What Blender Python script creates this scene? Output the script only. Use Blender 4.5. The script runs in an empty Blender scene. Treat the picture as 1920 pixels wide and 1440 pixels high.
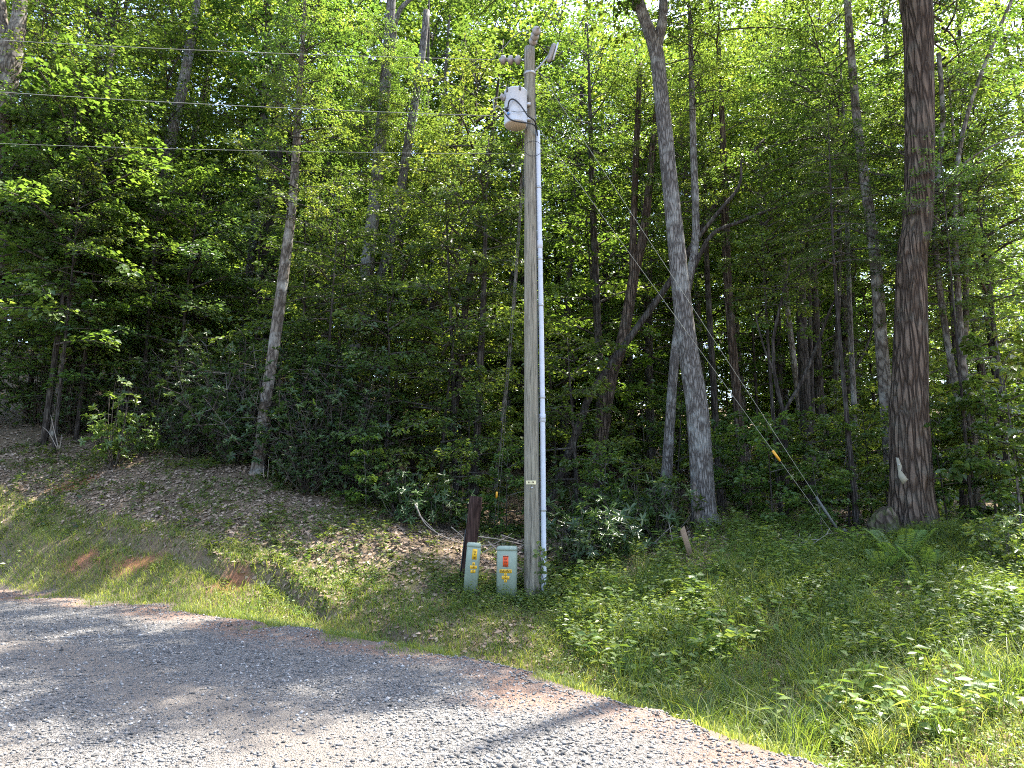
import bpy, math, random
import numpy as np
from mathutils import Vector

# ------------------------------------------------------------------ camera, sky, sun, exposure
SC = bpy.context.scene
COL = SC.collection
EYE = 1.62
PITCH = math.radians(9.4)
FPX = 1321.0                       # focal length in pixels of a 1920 px wide frame
cam_data = bpy.data.cameras.new('camera')
cam = bpy.data.objects.new('camera', cam_data); COL.objects.link(cam)
cam.location = (0, 0, EYE)
cam.rotation_euler = (math.radians(90) + PITCH, 0, 0)
cam_data.sensor_fit = 'HORIZONTAL'; cam_data.sensor_width = 36.0
cam_data.lens = 36.0 * FPX / 1920.0
cam_data.clip_start = 0.05; cam_data.clip_end = 3000
SC.camera = cam

SUN_AZ, SUN_EL = math.radians(48), math.radians(62)      # azimuth: right of straight ahead
SUN_DIR = Vector((math.sin(SUN_AZ)*math.cos(SUN_EL), math.cos(SUN_AZ)*math.cos(SUN_EL), math.sin(SUN_EL)))
world = bpy.data.worlds.new('World'); SC.world = world; world.use_nodes = True
wn = world.node_tree.nodes; wn.clear()
sky = wn.new('ShaderNodeTexSky'); sky.sky_type = 'NISHITA'; sky.sun_disc = False
sky.sun_elevation = SUN_EL; sky.sun_rotation = SUN_AZ; sky.air_density = 1.0; sky.dust_density = 2.0; sky.ozone_density = 1.0
bg = wn.new('ShaderNodeBackground'); bg.inputs['Strength'].default_value = 0.15
wo = wn.new('ShaderNodeOutputWorld')
world.node_tree.links.new(sky.outputs[0], bg.inputs[0]); world.node_tree.links.new(bg.outputs[0], wo.inputs[0])
sl = bpy.data.lights.new('sun', 'SUN'); sl.energy = 4.8; sl.angle = math.radians(0.53); sl.color = (1.0, 0.95, 0.86)
sun = bpy.data.objects.new('sun', sl); COL.objects.link(sun)
sun.location = SUN_DIR * 60
sun.rotation_euler = (-SUN_DIR).to_track_quat('-Z', 'Y').to_euler()
SC.view_settings.view_transform = 'Standard'; SC.view_settings.look = 'None'
SC.view_settings.gamma = 1.0; SC.view_settings.use_curve_mapping = False
SC.view_settings.exposure = 2.48
SC.render.engine = 'CYCLES'
cy = SC.cycles
cy.max_bounces = 6; cy.diffuse_bounces = 4; cy.glossy_bounces = 2; cy.transmission_bounces = 4; cy.transparent_max_bounces = 4
cy.caustics_reflective = False; cy.caustics_refractive = False
cy.use_adaptive_sampling = True; cy.adaptive_threshold = 0.012; cy.adaptive_min_samples = 48
cy.use_denoising = False
try:
    cy.denoiser = 'OPENIMAGEDENOISE'; cy.denoising_input_passes = 'RGB_ALBEDO_NORMAL'; cy.denoising_prefilter = 'ACCURATE'
except Exception: pass
cy.sample_clamp_indirect = 4.0; cy.filter_width = 1.05

# ------------------------------------------------------------------ helpers
RNG = np.random.default_rng(11)
def nrm(a): return a / np.maximum(np.linalg.norm(a, axis=-1, keepdims=True), 1e-9)
def at(px, py, Y):
    """point of the place seen at pixel (px, py) of the photograph, Y metres ahead of the camera"""
    dx, dy = (px-960)/FPX, (720-py)/FPX
    d = np.array([dx, math.cos(PITCH)-math.sin(PITCH)*dy, math.sin(PITCH)+math.cos(PITCH)*dy])
    return np.array([0, 0, EYE]) + d*(Y/d[1])
def at_z(px, py, z=0.0):
    p = at(px, py, 1.0) - np.array([0, 0, EYE]); return np.array([0, 0, EYE]) + p*((z-EYE)/p[2])

_lat = np.random.default_rng(5).random((256, 256))
def vnoise(x, y):
    x = np.asarray(x, float); y = np.asarray(y, float)
    xi = np.floor(x).astype(int); yi = np.floor(y).astype(int); fx = x-xi; fy = y-yi
    fx = fx*fx*(3-2*fx); fy = fy*fy*(3-2*fy)
    g = lambda a, b: _lat[a % 256, b % 256]
    return (g(xi, yi)*(1-fx)+g(xi+1, yi)*fx)*(1-fy) + (g(xi, yi+1)*(1-fx)+g(xi+1, yi+1)*fx)*fy
def fbm(x, y, o=4):
    v = 0; a = .5; t = 0
    for k in range(o):
        v = v + a*vnoise(x*2**k+17.3*k, y*2**k+9.1*k); t += a; a *= .5
    return v/t
def sstep(a, b, x):
    t = np.clip((x-a)/(b-a), 0, 1); return t*t*(3-2*t)

class MB:
    """collects arrays of vertices and faces, builds ONE mesh"""
    def __init__(s): s.V = []; s.F = []; s.T = []; s.n = 0
    def add(s, V, Fs, tint=None):
        V = np.asarray(V, float).reshape(-1, 3)
        if not isinstance(Fs, list): Fs = [Fs]
        if tint is None: tint = [np.full(len(f), .5) for f in Fs]
        for f, t in zip(Fs, tint):
            f = np.asarray(f, int); s.F.append(f+s.n); s.T.append(np.broadcast_to(np.asarray(t, float), (len(f),)))
        s.V.append(V); s.n += len(V); return s
    def mesh(s, name, mat, smooth=False):
        V = np.concatenate(s.V); me = bpy.data.meshes.new(name)
        me.vertices.add(len(V)); me.vertices.foreach_set('co', V.ravel().astype(np.float32))
        idx = np.concatenate([f.ravel() for f in s.F]); tot = np.concatenate([np.full(len(f), f.shape[1]) for f in s.F])
        st = np.concatenate([[0], np.cumsum(tot)[:-1]])
        me.loops.add(len(idx)); me.loops.foreach_set('vertex_index', idx.astype(np.int32))
        me.polygons.add(len(tot)); me.polygons.foreach_set('loop_start', st.astype(np.int32))
        if smooth: me.polygons.foreach_set('use_smooth', np.ones(len(tot), bool))
        me.update(calc_edges=True)
        a = me.attributes.new('tint', 'FLOAT', 'FACE'); a.data.foreach_set('value', np.concatenate(s.T).astype(np.float32))
        me.materials.append(mat); return me
def link(name, me, parent=None, loc=(0, 0, 0), rot=(0, 0, 0), scl=None):
    o = bpy.data.objects.new(name, me); COL.objects.link(o)
    o.location = [float(q) for q in loc]; o.rotation_euler = [float(q) for q in rot]
    if scl is not None: o.scale = (scl,)*3 if np.isscalar(scl) else scl
    if parent is not None: o.parent = parent
    return o
def tag(o, label=None, cat=None, group=None, kind=None):
    for k, v in (('label', label), ('category', cat), ('group', group), ('kind', kind)):
        if v: o[k] = v
    return o
def thing(name, label, cat, loc, group=None, rot=(0, 0, 0)):
    return tag(link(name, None, None, loc, rot), label, cat, group)

def tube(path, rad, sides=8, cap=True, rough=0.0, ridges=None, rng=RNG):
    P = np.asarray(path, float); n = len(P); rad = np.broadcast_to(np.asarray(rad, float), (n,))
    T = nrm(np.gradient(P, axis=0)) if n > 2 else nrm(np.repeat((P[1]-P[0])[None], 2, 0))
    ref = np.array([1., 0, 0]) if abs(T[0][0]) < .9 else np.array([0, 1., 0])
    A = []; a = nrm(ref-T[0]*ref.dot(T[0]))
    for k in range(n):
        a = nrm(a-T[k]*a.dot(T[k])); A.append(a)
    A = np.array(A); B = np.cross(T, A)
    th = np.linspace(0, 2*math.pi, sides, endpoint=False)
    r = rad[:, None]*np.ones((1, sides))
    if rough: r = r*(1+rough*(rng.random((n, sides))-.5)*2)
    if ridges is not None: r = r*ridges(np.linspace(0, 1, n)[:, None], th[None, :])
    V = P[:, None, :] + r[..., None]*(np.cos(th)[None, :, None]*A[:, None, :]+np.sin(th)[None, :, None]*B[:, None, :])
    i = np.arange(n-1)[:, None]*sides; j = np.arange(sides)[None, :]; k = (j+1) % sides
    F = np.stack([i+j, i+k, i+sides+k, i+sides+j], -1).reshape(-1, 4)
    V = V.reshape(-1, 3); Fs = [F]
    if cap:
        V = np.concatenate([V, P[:1], P[-1:]]); c0, c1 = n*sides, n*sides+1
        j = np.arange(sides); k = (j+1) % sides
        Fs.append(np.concatenate([np.stack([np.full(sides, c0), k, j], -1), np.stack([np.full(sides, c1), (n-1)*sides+j, (n-1)*sides+k], -1)]))
    return V, Fs
def curve(ctrl, n):
    """smooth (Catmull-Rom) polyline through control rows"""
    c = np.asarray(ctrl, float)
    if len(c) == 2: return c[0]+(c[1]-c[0])*np.linspace(0, 1, n)[:, None]
    c = np.concatenate([2*c[:1]-c[1:2], c, 2*c[-1:]-c[-2:-1]]); m = len(c)-3
    u = np.linspace(0, m-1e-6, n); k = u.astype(int); t = (u-k)[:, None]
    p0, p1, p2, p3 = c[k], c[k+1], c[k+2], c[k+3]
    return .5*((2*p1)+(-p0+p2)*t+(2*p0-5*p1+4*p2-p3)*t**2+(-p0+3*p1-3*p2+p3)*t**3)
def box(c, size, bev=0.0):
    """box (optionally with chamfered vertical edges and top) as V, Fs"""
    x, y, z = [q/2 for q in size]; b = bev
    if b <= 0:
        V = np.array([[sx*x, sy*y, sz*z] for sz in (-1, 1) for sx, sy in ((-1, -1), (1, -1), (1, 1), (-1, 1))])+c
        F = np.array([[0, 3, 2, 1], [4, 5, 6, 7], [0, 1, 5, 4], [1, 2, 6, 5], [2, 3, 7, 6], [3, 0, 4, 7]]); return V, [F]
    ring = lambda i: [(-x+i, -y+b), (-x+b, -y+i), (x-b, -y+i), (x-i, -y+b), (x-i, y-b), (x-b, y-i), (-x+b, y-i), (-x+i, y-b)]
    V = [(p[0], p[1], zz) for zz, i in ((-z, 0), (z-b, 0), (z-b*.3, b*.3), (z, b)) for p in ring(i)]
    F = [[r*8+j, r*8+(j+1) % 8, r*8+8+(j+1) % 8, r*8+8+j] for r in range(3) for j in range(8)]
    V.append((0, 0, z)); V.append((0, 0, -z)); T = [[24+j, 24+(j+1) % 8, 32] for j in range(8)]+[[(j+1) % 8, j, 33] for j in range(8)]
    return np.array(V)+c, [np.array(F), np.array(T)]
def leafset(mb, P, D, N, L, W, hexa=False, fold=.18, curl=.12, tint=None, rng=RNG):
    """leaf blades: base P, direction D, normal N, length L, width W"""
    n = len(P); D = nrm(D); N = nrm(N-D*np.sum(N*D, -1, keepdims=True)); S = np.cross(N, D)
    L = np.broadcast_to(L, (n,)); W = np.broadcast_to(W, (n,))
    if hexa: t = [(0, 0, 0), (.3, .5, fold), (.7, .38, fold*.8), (1, 0, -curl*2), (.7, -.38, fold*.8), (.3, -.5, fold)]
    else: t = [(0, 0, 0), (.45, .5, fold), (1, 0, -curl), (.45, -.5, fold)]
    V = np.stack([P+D*(L*u)[:, None]+S*(W*v)[:, None]+N*(W*w)[:, None] for u, v, w in t], 1).reshape(-1, 3)
    b = np.arange(n)[:, None]*len(t)
    if hexa: F = np.concatenate([b+np.array([[0, 5, 4, 3]]), b+np.array([[0, 3, 2, 1]])])
    else: F = np.concatenate([b+np.array([[0, 3, 2]]), b+np.array([[0, 2, 1]])])
    if tint is None: tint = rng.random(n)
    mb.add(V, [F], [np.concatenate([tint, tint])])

# ------------------------------------------------------------------ materials
def nodes(name):
    m = bpy.data.materials.new(name); m.use_nodes = True; nt = m.node_tree; nt.nodes.clear()
    out = nt.nodes.new('ShaderNodeOutputMaterial'); return m, nt, out
def N(nt, typ, **kw):
    n = nt.nodes.new(typ)
    for k, v in kw.items():
        if k.startswith('i_'): n.inputs[k[2:].replace('_', ' ')].default_value = v
        else: setattr(n, k, v)
    return n
def ramp(nt, src, stops):
    r = N(nt, 'ShaderNodeValToRGB'); e = r.color_ramp.elements
    while len(e) < len(stops): e.new(.5)
    for q, (p, c) in zip(e, stops): q.position = p; q.color = (*c, 1) if len(c) == 3 else c
    nt.links.new(src, r.inputs[0]); return r.outputs[0]
def mixc(nt, fac, a, b, typ='MIX'):
    m = N(nt, 'ShaderNodeMix', data_type='RGBA', blend_type=typ)
    for s, v in ((0, fac), (6, a), (7, b)):
        if isinstance(v, bpy.types.NodeSocket): nt.links.new(v, m.inputs[s])
        else: m.inputs[s].default_value = v if s == 0 else (*v, 1)
    return m.outputs[2]
def attr(nt, name): return N(nt, 'ShaderNodeAttribute', attribute_name=name).outputs['Fac']
def noise(nt, scale, detail=4, vec=None, rough=.6):
    n = N(nt, 'ShaderNodeTexNoise'); n.inputs['Scale'].default_value = scale; n.inputs['Detail'].default_value = detail; n.inputs['Roughness'].default_value = rough
    if vec is not None: nt.links.new(vec, n.inputs['Vector'])
    return n.outputs['Fac']
def objco(nt, scale=(1, 1, 1)):
    t = N(nt, 'ShaderNodeTexCoord'); m = N(nt, 'ShaderNodeMapping'); m.inputs['Scale'].default_value = scale
    nt.links.new(t.outputs['Object'], m.inputs['Vector']); return m.outputs[0]
def bump(nt, h, dist=.01, strength=1.0):
    b = N(nt, 'ShaderNodeBump'); b.inputs['Distance'].default_value = dist; b.inputs['Strength'].default_value = strength
    nt.links.new(h, b.inputs['Height']); return b.outputs[0]
def principled(nt, out, col, rough=.8, spec=.3, metal=0.0, normal=None):
    p = N(nt, 'ShaderNodeBsdfPrincipled'); p.inputs['Roughness'].default_value = rough if not isinstance(rough, bpy.types.NodeSocket) else .5
    if isinstance(rough, bpy.types.NodeSocket): nt.links.new(rough, p.inputs['Roughness'])
    p.inputs['Specular IOR Level'].default_value = spec; p.inputs['Metallic'].default_value = metal
    if isinstance(col, bpy.types.NodeSocket): nt.links.new(col, p.inputs['Base Color'])
    else: p.inputs['Base Color'].default_value = (*col, 1)
    if normal is not None: nt.links.new(normal, p.inputs['Normal'])
    if out is not None: nt.links.new(p.outputs[0], out.inputs[0])
    return p
def leaf_mat(name, dark, mid, light, trans, tfac=.45, rough=.4, spec=.5, vary=.35):
    m, nt, out = nodes(name)
    c = ramp(nt, attr(nt, 'tint'), [(0, dark), (.55, mid), (1, light)])
    oi = N(nt, 'ShaderNodeObjectInfo')
    hsv = N(nt, 'ShaderNodeHueSaturation')
    mr = N(nt, 'ShaderNodeMapRange'); mr.inputs['To Min'].default_value = .485; mr.inputs['To Max'].default_value = .512
    nt.links.new(oi.outputs['Random'], mr.inputs[0]); nt.links.new(mr.outputs[0], hsv.inputs['Hue'])
    mv = N(nt, 'ShaderNodeMapRange'); mv.inputs['To Min'].default_value = 1-vary/2; mv.inputs['To Max'].default_value = 1+vary/2
    wh = N(nt, 'ShaderNodeTexWhiteNoise', noise_dimensions='1D'); nt.links.new(oi.outputs['Random'], wh.inputs['W'])
    nt.links.new(wh.outputs['Value'], mv.inputs[0]); nt.links.new(mv.outputs[0], hsv.inputs['Value'])
    nt.links.new(c, hsv.inputs['Color'])
    p = principled(nt, None, hsv.outputs[0], rough, spec)
    t = N(nt, 'ShaderNodeBsdfTranslucent')
    tc = mixc(nt, 1.0, hsv.outputs[0], trans, 'MULTIPLY'); nt.links.new(tc, t.inputs['Color'])
    mx = N(nt, 'ShaderNodeMixShader'); mx.inputs[0].default_value = tfac
    nt.links.new(p.outputs[0], mx.inputs[1]); nt.links.new(t.outputs[0], mx.inputs[2]); nt.links.new(mx.outputs[0], out.inputs[0])
    return m
M = {}
TR = (2.45, 2.25, 1.15)
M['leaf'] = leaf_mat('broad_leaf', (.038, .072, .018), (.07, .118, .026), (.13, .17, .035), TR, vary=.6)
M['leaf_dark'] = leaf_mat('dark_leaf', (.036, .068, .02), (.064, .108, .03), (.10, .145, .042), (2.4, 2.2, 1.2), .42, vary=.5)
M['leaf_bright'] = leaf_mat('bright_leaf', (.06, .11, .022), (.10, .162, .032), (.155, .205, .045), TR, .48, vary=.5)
M['laurel'] = leaf_mat('laurel_leaf', (.024, .046, .014), (.042, .075, .02), (.068, .105, .028), (1.8, 1.8, 1.0), .28, .36, .35)
M['rhodo'] = leaf_mat('rhododendron_leaf', (.03, .06, .022), (.05, .09, .03), (.085, .13, .045), (1.8, 1.8, 1.0), .3, .34, .45)
M['azalea'] = leaf_mat('azalea_leaf', (.07, .12, .03), (.11, .17, .04), (.16, .21, .06), (1.9, 1.9, 1.0), .4, .35, .5)
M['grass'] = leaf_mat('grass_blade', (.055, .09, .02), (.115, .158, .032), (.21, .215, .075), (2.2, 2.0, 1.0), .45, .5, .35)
M['herb'] = leaf_mat('herb_leaf', (.05, .085, .02), (.095, .145, .032), (.17, .205, .06), (2.2, 2.0, 1.0), .42, .42, .4)
M['fern'] = leaf_mat('fern_leaf', (.06, .11, .025), (.10, .16, .035), (.14, .20, .05), (2.0, 2.0, 1.0), .4, .5, .35)

def tinted(name, stops, rough=.9, spec=.2, sc=40, dist=.003):
    m, nt, out = nodes(name); c = ramp(nt, attr(nt, 'tint'), stops); n = noise(nt, sc, 4, objco(nt))
    c = mixc(nt, .45, c, ramp(nt, n, [(.25, (.35, .35, .35)), (.75, (1.25, 1.25, 1.25))]), 'MULTIPLY')
    principled(nt, out, c, rough, spec, 0, bump(nt, n, dist)); return m
M['litter'] = tinted('leaf_litter', [(0, (.06, .04, .026)), (.4, (.165, .115, .078)), (.75, (.30, .218, .155)), (1, (.42, .32, .24))])
M['stone'] = tinted('crushed_stone', [(0, (.05, .049, .047)), (.35, (.112, .108, .103)), (.7, (.19, .183, .174)), (1, (.36, .345, .325))], .85, .3)
M['deadwood'] = tinted('dead_wood', [(0, (.14, .11, .09)), (.5, (.28, .24, .20)), (1, (.42, .38, .33))], .9, .2, 60)

def bark(name, a, b, lichen=(.3, .32, .27), lf=.25, zs=.16, sc=26, depth=.02, moss=0.0):
    m, nt, out = nodes(name); co = objco(nt, (1, 1, zs))
    n1 = noise(nt, sc, 6, co, .65); n2 = noise(nt, 3.0, 4, objco(nt)); n3 = noise(nt, 9.0, 5, objco(nt))
    v = N(nt, 'ShaderNodeTexVoronoi', feature='DISTANCE_TO_EDGE'); v.inputs['Scale'].default_value = sc*.6
    w = N(nt, 'ShaderNodeVectorMath', operation='ADD')
    nn = N(nt, 'ShaderNodeTexNoise'); nn.inputs['Scale'].default_value = 8; nt.links.new(co, nn.inputs['Vector'])
    sm = N(nt, 'ShaderNodeVectorMath', operation='SCALE'); sm.inputs['Scale'].default_value = .12; nt.links.new(nn.outputs['Color'], sm.inputs[0])
    nt.links.new(co, w.inputs[0]); nt.links.new(sm.outputs[0], w.inputs[1]); nt.links.new(w.outputs[0], v.inputs['Vector'])
    crack = ramp(nt, v.outputs['Distance'], [(0, (0, 0, 0)), (.22, (1, 1, 1))])
    h = mixc(nt, .5, crack, n1, 'MULTIPLY')
    c = mixc(nt, ramp(nt, n1, [(.2, (.12, .12, .12)), (.8, (.88, .88, .88))]), a, b); c = mixc(nt, .95, c, ramp(nt, v.outputs['Distance'], [(0, (.22, .20, .19)), (.28, (1, 1, 1))]), 'MULTIPLY')
    c = mixc(nt, ramp(nt, n2, [(.5, (0, 0, 0)), (.72, (lf*2, lf*2, lf*2))]), c, lichen)
    if moss: c = mixc(nt, ramp(nt, n3, [(.45, (0, 0, 0)), (.65, (moss, moss, moss))]), c, (.06, .075, .02))
    principled(nt, out, c, .92, .15, 0, bump(nt, h, depth)); return m
M['bark_grey'] = bark('grey_bark', (.11, .10, .09), (.25, .225, .20), (.33, .33, .30), .3, .2, 34, .014)
M['bark_light'] = bark('pale_bark', (.11, .095, .075), (.25, .21, .17), (.36, .35, .31), .35, .3, 20, .008)
M['bark_dark'] = bark('dark_bark', (.035, .03, .026), (.11, .09, .075), (.15, .15, .12), .2, .14, 24, .02)
M['bark_brown'] = bark('furrowed_brown_bark', (.05, .034, .025), (.20, .145, .105), (.20, .19, .15), .15, .13, 20, .06)
M['bark_moss'] = bark('mossy_bark', (.05, .038, .03), (.15, .115, .085), (.2, .2, .14), .3, .3, 14, .04, .8)
M['twig'] = bark('twig_bark', (.06, .05, .04), (.14, .12, .10), (.2, .2, .17), .2, .3, 30, .003)

def ground_mat():
    m, nt, out = nodes('forest_soil'); co = objco(nt)
    n1 = noise(nt, 1.3, 6, co); n2 = noise(nt, 22, 6, co, .7); n3 = noise(nt, 90, 4, co, .7)
    c = mixc(nt, n2, (.05, .036, .023), (.175, .128, .08))
    v = N(nt, 'ShaderNodeTexVoronoi'); v.inputs['Scale'].default_value = 26; nt.links.new(co, v.inputs['Vector'])
    lit = mixc(nt, v.outputs['Color'], (.10, .072, .044), (.26, .195, .125))
    c = mixc(nt, ramp(nt, n1, [(.3, (.25, .25, .25)), (.7, (.75, .75, .75))]), c, lit)
    clay = mixc(nt, n2, (.17, .062, .03), (.36, .155, .08)); clay = mixc(nt, .5, clay, ramp(nt, n3, [(.3, (.5, .5, .5)), (.7, (1.2, 1.2, 1.2))]), 'MULTIPLY')
    c = mixc(nt, attr(nt, 'clay'), c, clay)
    moss = mixc(nt, n2, (.045, .06, .012), (.14, .15, .03)); c = mixc(nt, attr(nt, 'moss'), c, moss)
    grit = mixc(nt, n3, (.07, .055, .042), (.24, .19, .155)); c = mixc(nt, attr(nt, 'grit'), c, grit)
    principled(nt, out, c, .95, .12, 0, bump(nt, mixc(nt, .5, n2, n3), .03)); return m
def road_mat():
    m, nt, out = nodes('gravel'); co = objco(nt)
    v = N(nt, 'ShaderNodeTexVoronoi'); v.inputs['Scale'].default_value = 46; nt.links.new(co, v.inputs['Vector'])
    v2 = N(nt, 'ShaderNodeTexVoronoi'); v2.inputs['Scale'].default_value = 105; nt.links.new(co, v2.inputs['Vector'])
    sep = N(nt, 'ShaderNodeSeparateColor'); nt.links.new(v.outputs['Color'], sep.inputs[0])
    sep2 = N(nt, 'ShaderNodeSeparateColor'); nt.links.new(v2.outputs['Color'], sep2.inputs[0])
    st = ramp(nt, sep.outputs[0], [(0, (.037, .036, .034)), (.5, (.12, .115, .107)), (1, (.31, .295, .275))])
    st2 = ramp(nt, sep2.outputs[1], [(0, (.04, .039, .038)), (.5, (.13, .127, .122)), (1, (.30, .288, .27))])
    c = mixc(nt, noise(nt, 30, 3, co), st, st2)
    dust = mixc(nt, noise(nt, 60, 5, co, .7), (.10, .084, .07), (.26, .225, .19))
    c = mixc(nt, attr(nt, 'track'), c, dust)
    c = mixc(nt, attr(nt, 'clay'), c, mixc(nt, noise(nt, 40, 4, co), (.16, .085, .05), (.33, .20, .14)))
    h = mixc(nt, .5, v.outputs['Distance'], v2.outputs['Distance'])
    principled(nt, out, c, .9, .25, 0, bump(nt, h, .035)); return m
M['ground'] = ground_mat(); M['road'] = road_mat()

# ------------------------------------------------------------------ terrain
edge_px = [(-350, 1085), (-150, 1098), (0, 1112), (250, 1134), (500, 1168), (750, 1208), (1000, 1262), (1250, 1338), (1450, 1408), (1620, 1475)]
EDGE = np.array([at_z(*p)[:2] for p in edge_px])
EDGE = np.concatenate([[EDGE[0]+(EDGE[0]-EDGE[1])*18], EDGE, [EDGE[-1]+(0.5, -.9), EDGE[-1]+(1.0, -6), EDGE[-1]+(3, -120)]])
def road_s(X, Y):
    """signed distance from the road's edge, positive towards the wood"""
    X = np.asarray(X, float); Y = np.asarray(Y, float); best = np.full(X.shape, 1e9); sg = np.ones(X.shape)
    for a, b in zip(EDGE[:-1], EDGE[1:]):
        d = b-a; t = np.clip(((X-a[0])*d[0]+(Y-a[1])*d[1])/(d@d), 0, 1)
        qx = X-a[0]-t*d[0]; qy = Y-a[1]-t*d[1]; q = np.hypot(qx, qy); cr = d[0]*(Y-a[1])-d[1]*(X-a[0])
        m = q < best-1e-9; best = np.where(m, q, best); sg = np.where(m, np.sign(cr), sg)
    return best*sg
ctl_px = [(0, 1060, 13.2), (0, 1000, 14.2), (0, 900, 15.8), (0, 815, 17.5), (0, 775, 20),
          (250, 1085, 12.3), (250, 1040, 13.0), (250, 960, 14.2), (250, 865, 16.3), (250, 825, 18.5),
          (490, 1115, 11.6), (490, 1050, 12.4), (490, 965, 13.7), (490, 888, 15.4), (490, 860, 18),
          (700, 1125, 11.2), (700, 1060, 12.2), (700, 990, 13.5), (700, 945, 15.2), (700, 920, 18),
          (870, 1125, 11.0), (870, 1050, 12.4), (870, 1005, 14.2), (870, 975, 18),
          (1000, 1128, 11.5), (1000, 1030, 14), (1000, 985, 18),
          (1150, 1110, 11.2), (1150, 1045, 13.0), (1150, 1005, 15), (1150, 980, 18),
          (1320, 1140, 10.0), (1320, 1050, 12.0), (1320, 985, 14.6), (1320, 968, 18),
          (1500, 1165, 9.2), (1500, 1060, 11.5), (1500, 1015, 13), (1500, 980, 16),
          (1720, 1190, 8.4), (1720, 1080, 10.6), (1720, 1003, 12.8), (1720, 972, 17),
          (1900, 1210, 8.0), (1900, 1085, 10.5), (1900, 1015, 12.5), (1900, 972, 17)]
ctl = [at(*p) for p in ctl_px]
ctl += [np.array(q, float) for q in [(-22, 20, 4.2), (-22, 30, 7.5), (-12, 30, 6.2), (0, 30, 2.6), (12, 30, 1.8), (24, 30, 1.6), (-30, 60, 15), (0, 60, 8.5), (30, 60, 7.5),
        (18, 14, .9), (18, 6, .4), (8, 5, .25), (6, 2, .2), (14, -4, .3), (30, 0, .5), (-30, 24, 4.0), (-45, 28, 4.6), (45, 25, 2), (-60, 90, 20), (0, 95, 15), (60, 90, 14)]]
ctl = np.array(ctl)
def _tps(r2): return .5*r2*np.log(np.maximum(r2, 1e-12))
_n = len(ctl); _K = _tps(((ctl[:, None, :2]-ctl[None, :, :2])**2).sum(-1)) + np.eye(_n)*.25
_A = np.zeros((_n+3, _n+3)); _A[:_n, :_n] = _K; _A[:_n, _n] = 1; _A[:_n, _n+1:] = ctl[:, :2]; _A[_n:, :_n] = _A[:_n, _n:].T
_w = np.linalg.solve(_A, np.concatenate([ctl[:, 2], [0, 0, 0]]))
def height(X, Y):
    X = np.asarray(X, float); Y = np.asarray(Y, float); xs = np.clip(X, -60, 60).ravel(); ys = np.clip(Y, -15, 95).ravel()
    z = _w[_n]+_w[_n+1]*xs+_w[_n+2]*ys
    for k in range(_n): z = z+_w[k]*_tps((xs-ctl[k, 0])**2+(ys-ctl[k, 1])**2)
    z = z.reshape(X.shape)
    s = road_s(X, Y)
    sc = 1.15+.9*(fbm(X*.8+3, Y*.8, 2)-.5)
    A = .26*sstep(-10, -8, X)*sstep(-.6, -1.6, X)*sstep(.35, .55, fbm(X*.5+8, Y*.2+2, 2)+.08)
    z = z+A*(sstep(sc, sc+.22, s)-sstep(.1, 2.3, s))
    z = z+.16*(fbm(X*.9, Y*.9, 4)-.5)*sstep(.4, 2.5, s)+.05*(fbm(X*4, Y*4, 3)-.5)*sstep(.5, 1.5, s)
    base = .05*(fbm(X*.35, Y*.35, 3)-.5)+.02*(fbm(X*2.2, Y*2.2, 2)-.5)
    return base+(z-base)*sstep(-.1, 1.0, s)
def hz(x, y): return float(height(np.array([x]), np.array([y]))[0])
def axis(segs):
    out = []
    for a, b, st in segs: out.append(np.arange(a, b, st))
    return np.concatenate(out+[[segs[-1][1]]])
gx = axis([(-900, -100, 100), (-100, -30, 7), (-30, -13, 1.0), (-13, 12, .1), (12, 30, 1.0), (30, 100, 7), (100, 900, 100)])
gy = axis([(-900, -60, 105), (-60, -4, 4), (-4, 3, .5), (3, 18, .1), (18, 30, .5), (30, 100, 4), (100, 900, 100)])
GX, GY = np.meshgrid(gx, gy); GZ = height(GX, GY); GS = road_s(GX, GY)
def grid_faces(nx, ny, keep=None):
    i = np.arange(ny-1)[:, None]*nx; j = np.arange(nx-1)[None, :]
    F = np.stack([i+j, i+j+1, i+nx+j+1, i+nx+j], -1)
    return F.reshape(-1, 4) if keep is None else F[keep].reshape(-1, 4)
def point_attr(me, name, v):
    a = me.attributes.new(name, 'FLOAT', 'POINT'); a.data.foreach_set('value', np.asarray(v, np.float32).ravel())
def gauss(X, Y, cx, cy, r, ry=None): return np.exp(-((X-cx)/r)**2-((Y-cy)/(ry or r))**2)
def clay_mask(X, Y):
    n = fbm(X*1.7, Y*1.7, 4)
    s = 0
    for px, py, Yd, r, ry in ((150, 888, 15.6, .9, .5), (140, 1030, 13.2, 1.2, .4), (260, 1050, 12.8, .9, .35), (420, 1090, 12.0, .8, .3)):
        p = at(px, py, Yd); s = s+gauss(X, Y, p[0], p[1], r*.75, ry*.75)
    return np.clip(sstep(.3, 1.0, s*(-.25+2.2*n)), 0, 1)*.85
def moss_mask(X, Y):
    n = fbm(X*1.3+40, Y*1.3+7, 4); s = 0
    for px, py, Yd, r, ry in ((640, 1065, 12.1, 1.3, .35), (700, 1090, 11.6, 1.2, .3), (760, 1060, 12.2, .9, .4), (1270, 1080, 11.6, .8, .4), (1180, 1110, 11.1, .6, .3), (100, 960, 14.2, 1.2, .5)):
        p = at(px, py, Yd); s = s+gauss(X, Y, p[0], p[1], r, ry)
    return np.clip(sstep(.35, 1.0, s*(.2+1.2*n)), 0, 1)*.8
ground = link('ground', MB().add(np.stack([GX, GY, GZ], -1), grid_faces(len(gx), len(gy))).mesh('ground', M['ground'], True))
tag(ground, kind='structure')
point_attr(ground.data, 'clay', clay_mask(GX, GY)); point_attr(ground.data, 'moss', moss_mask(GX, GY))
point_attr(ground.data, 'grit', sstep(1.0, -.2, GS+.8*(fbm(GX*2, GY*2, 3)-.5)))
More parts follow.
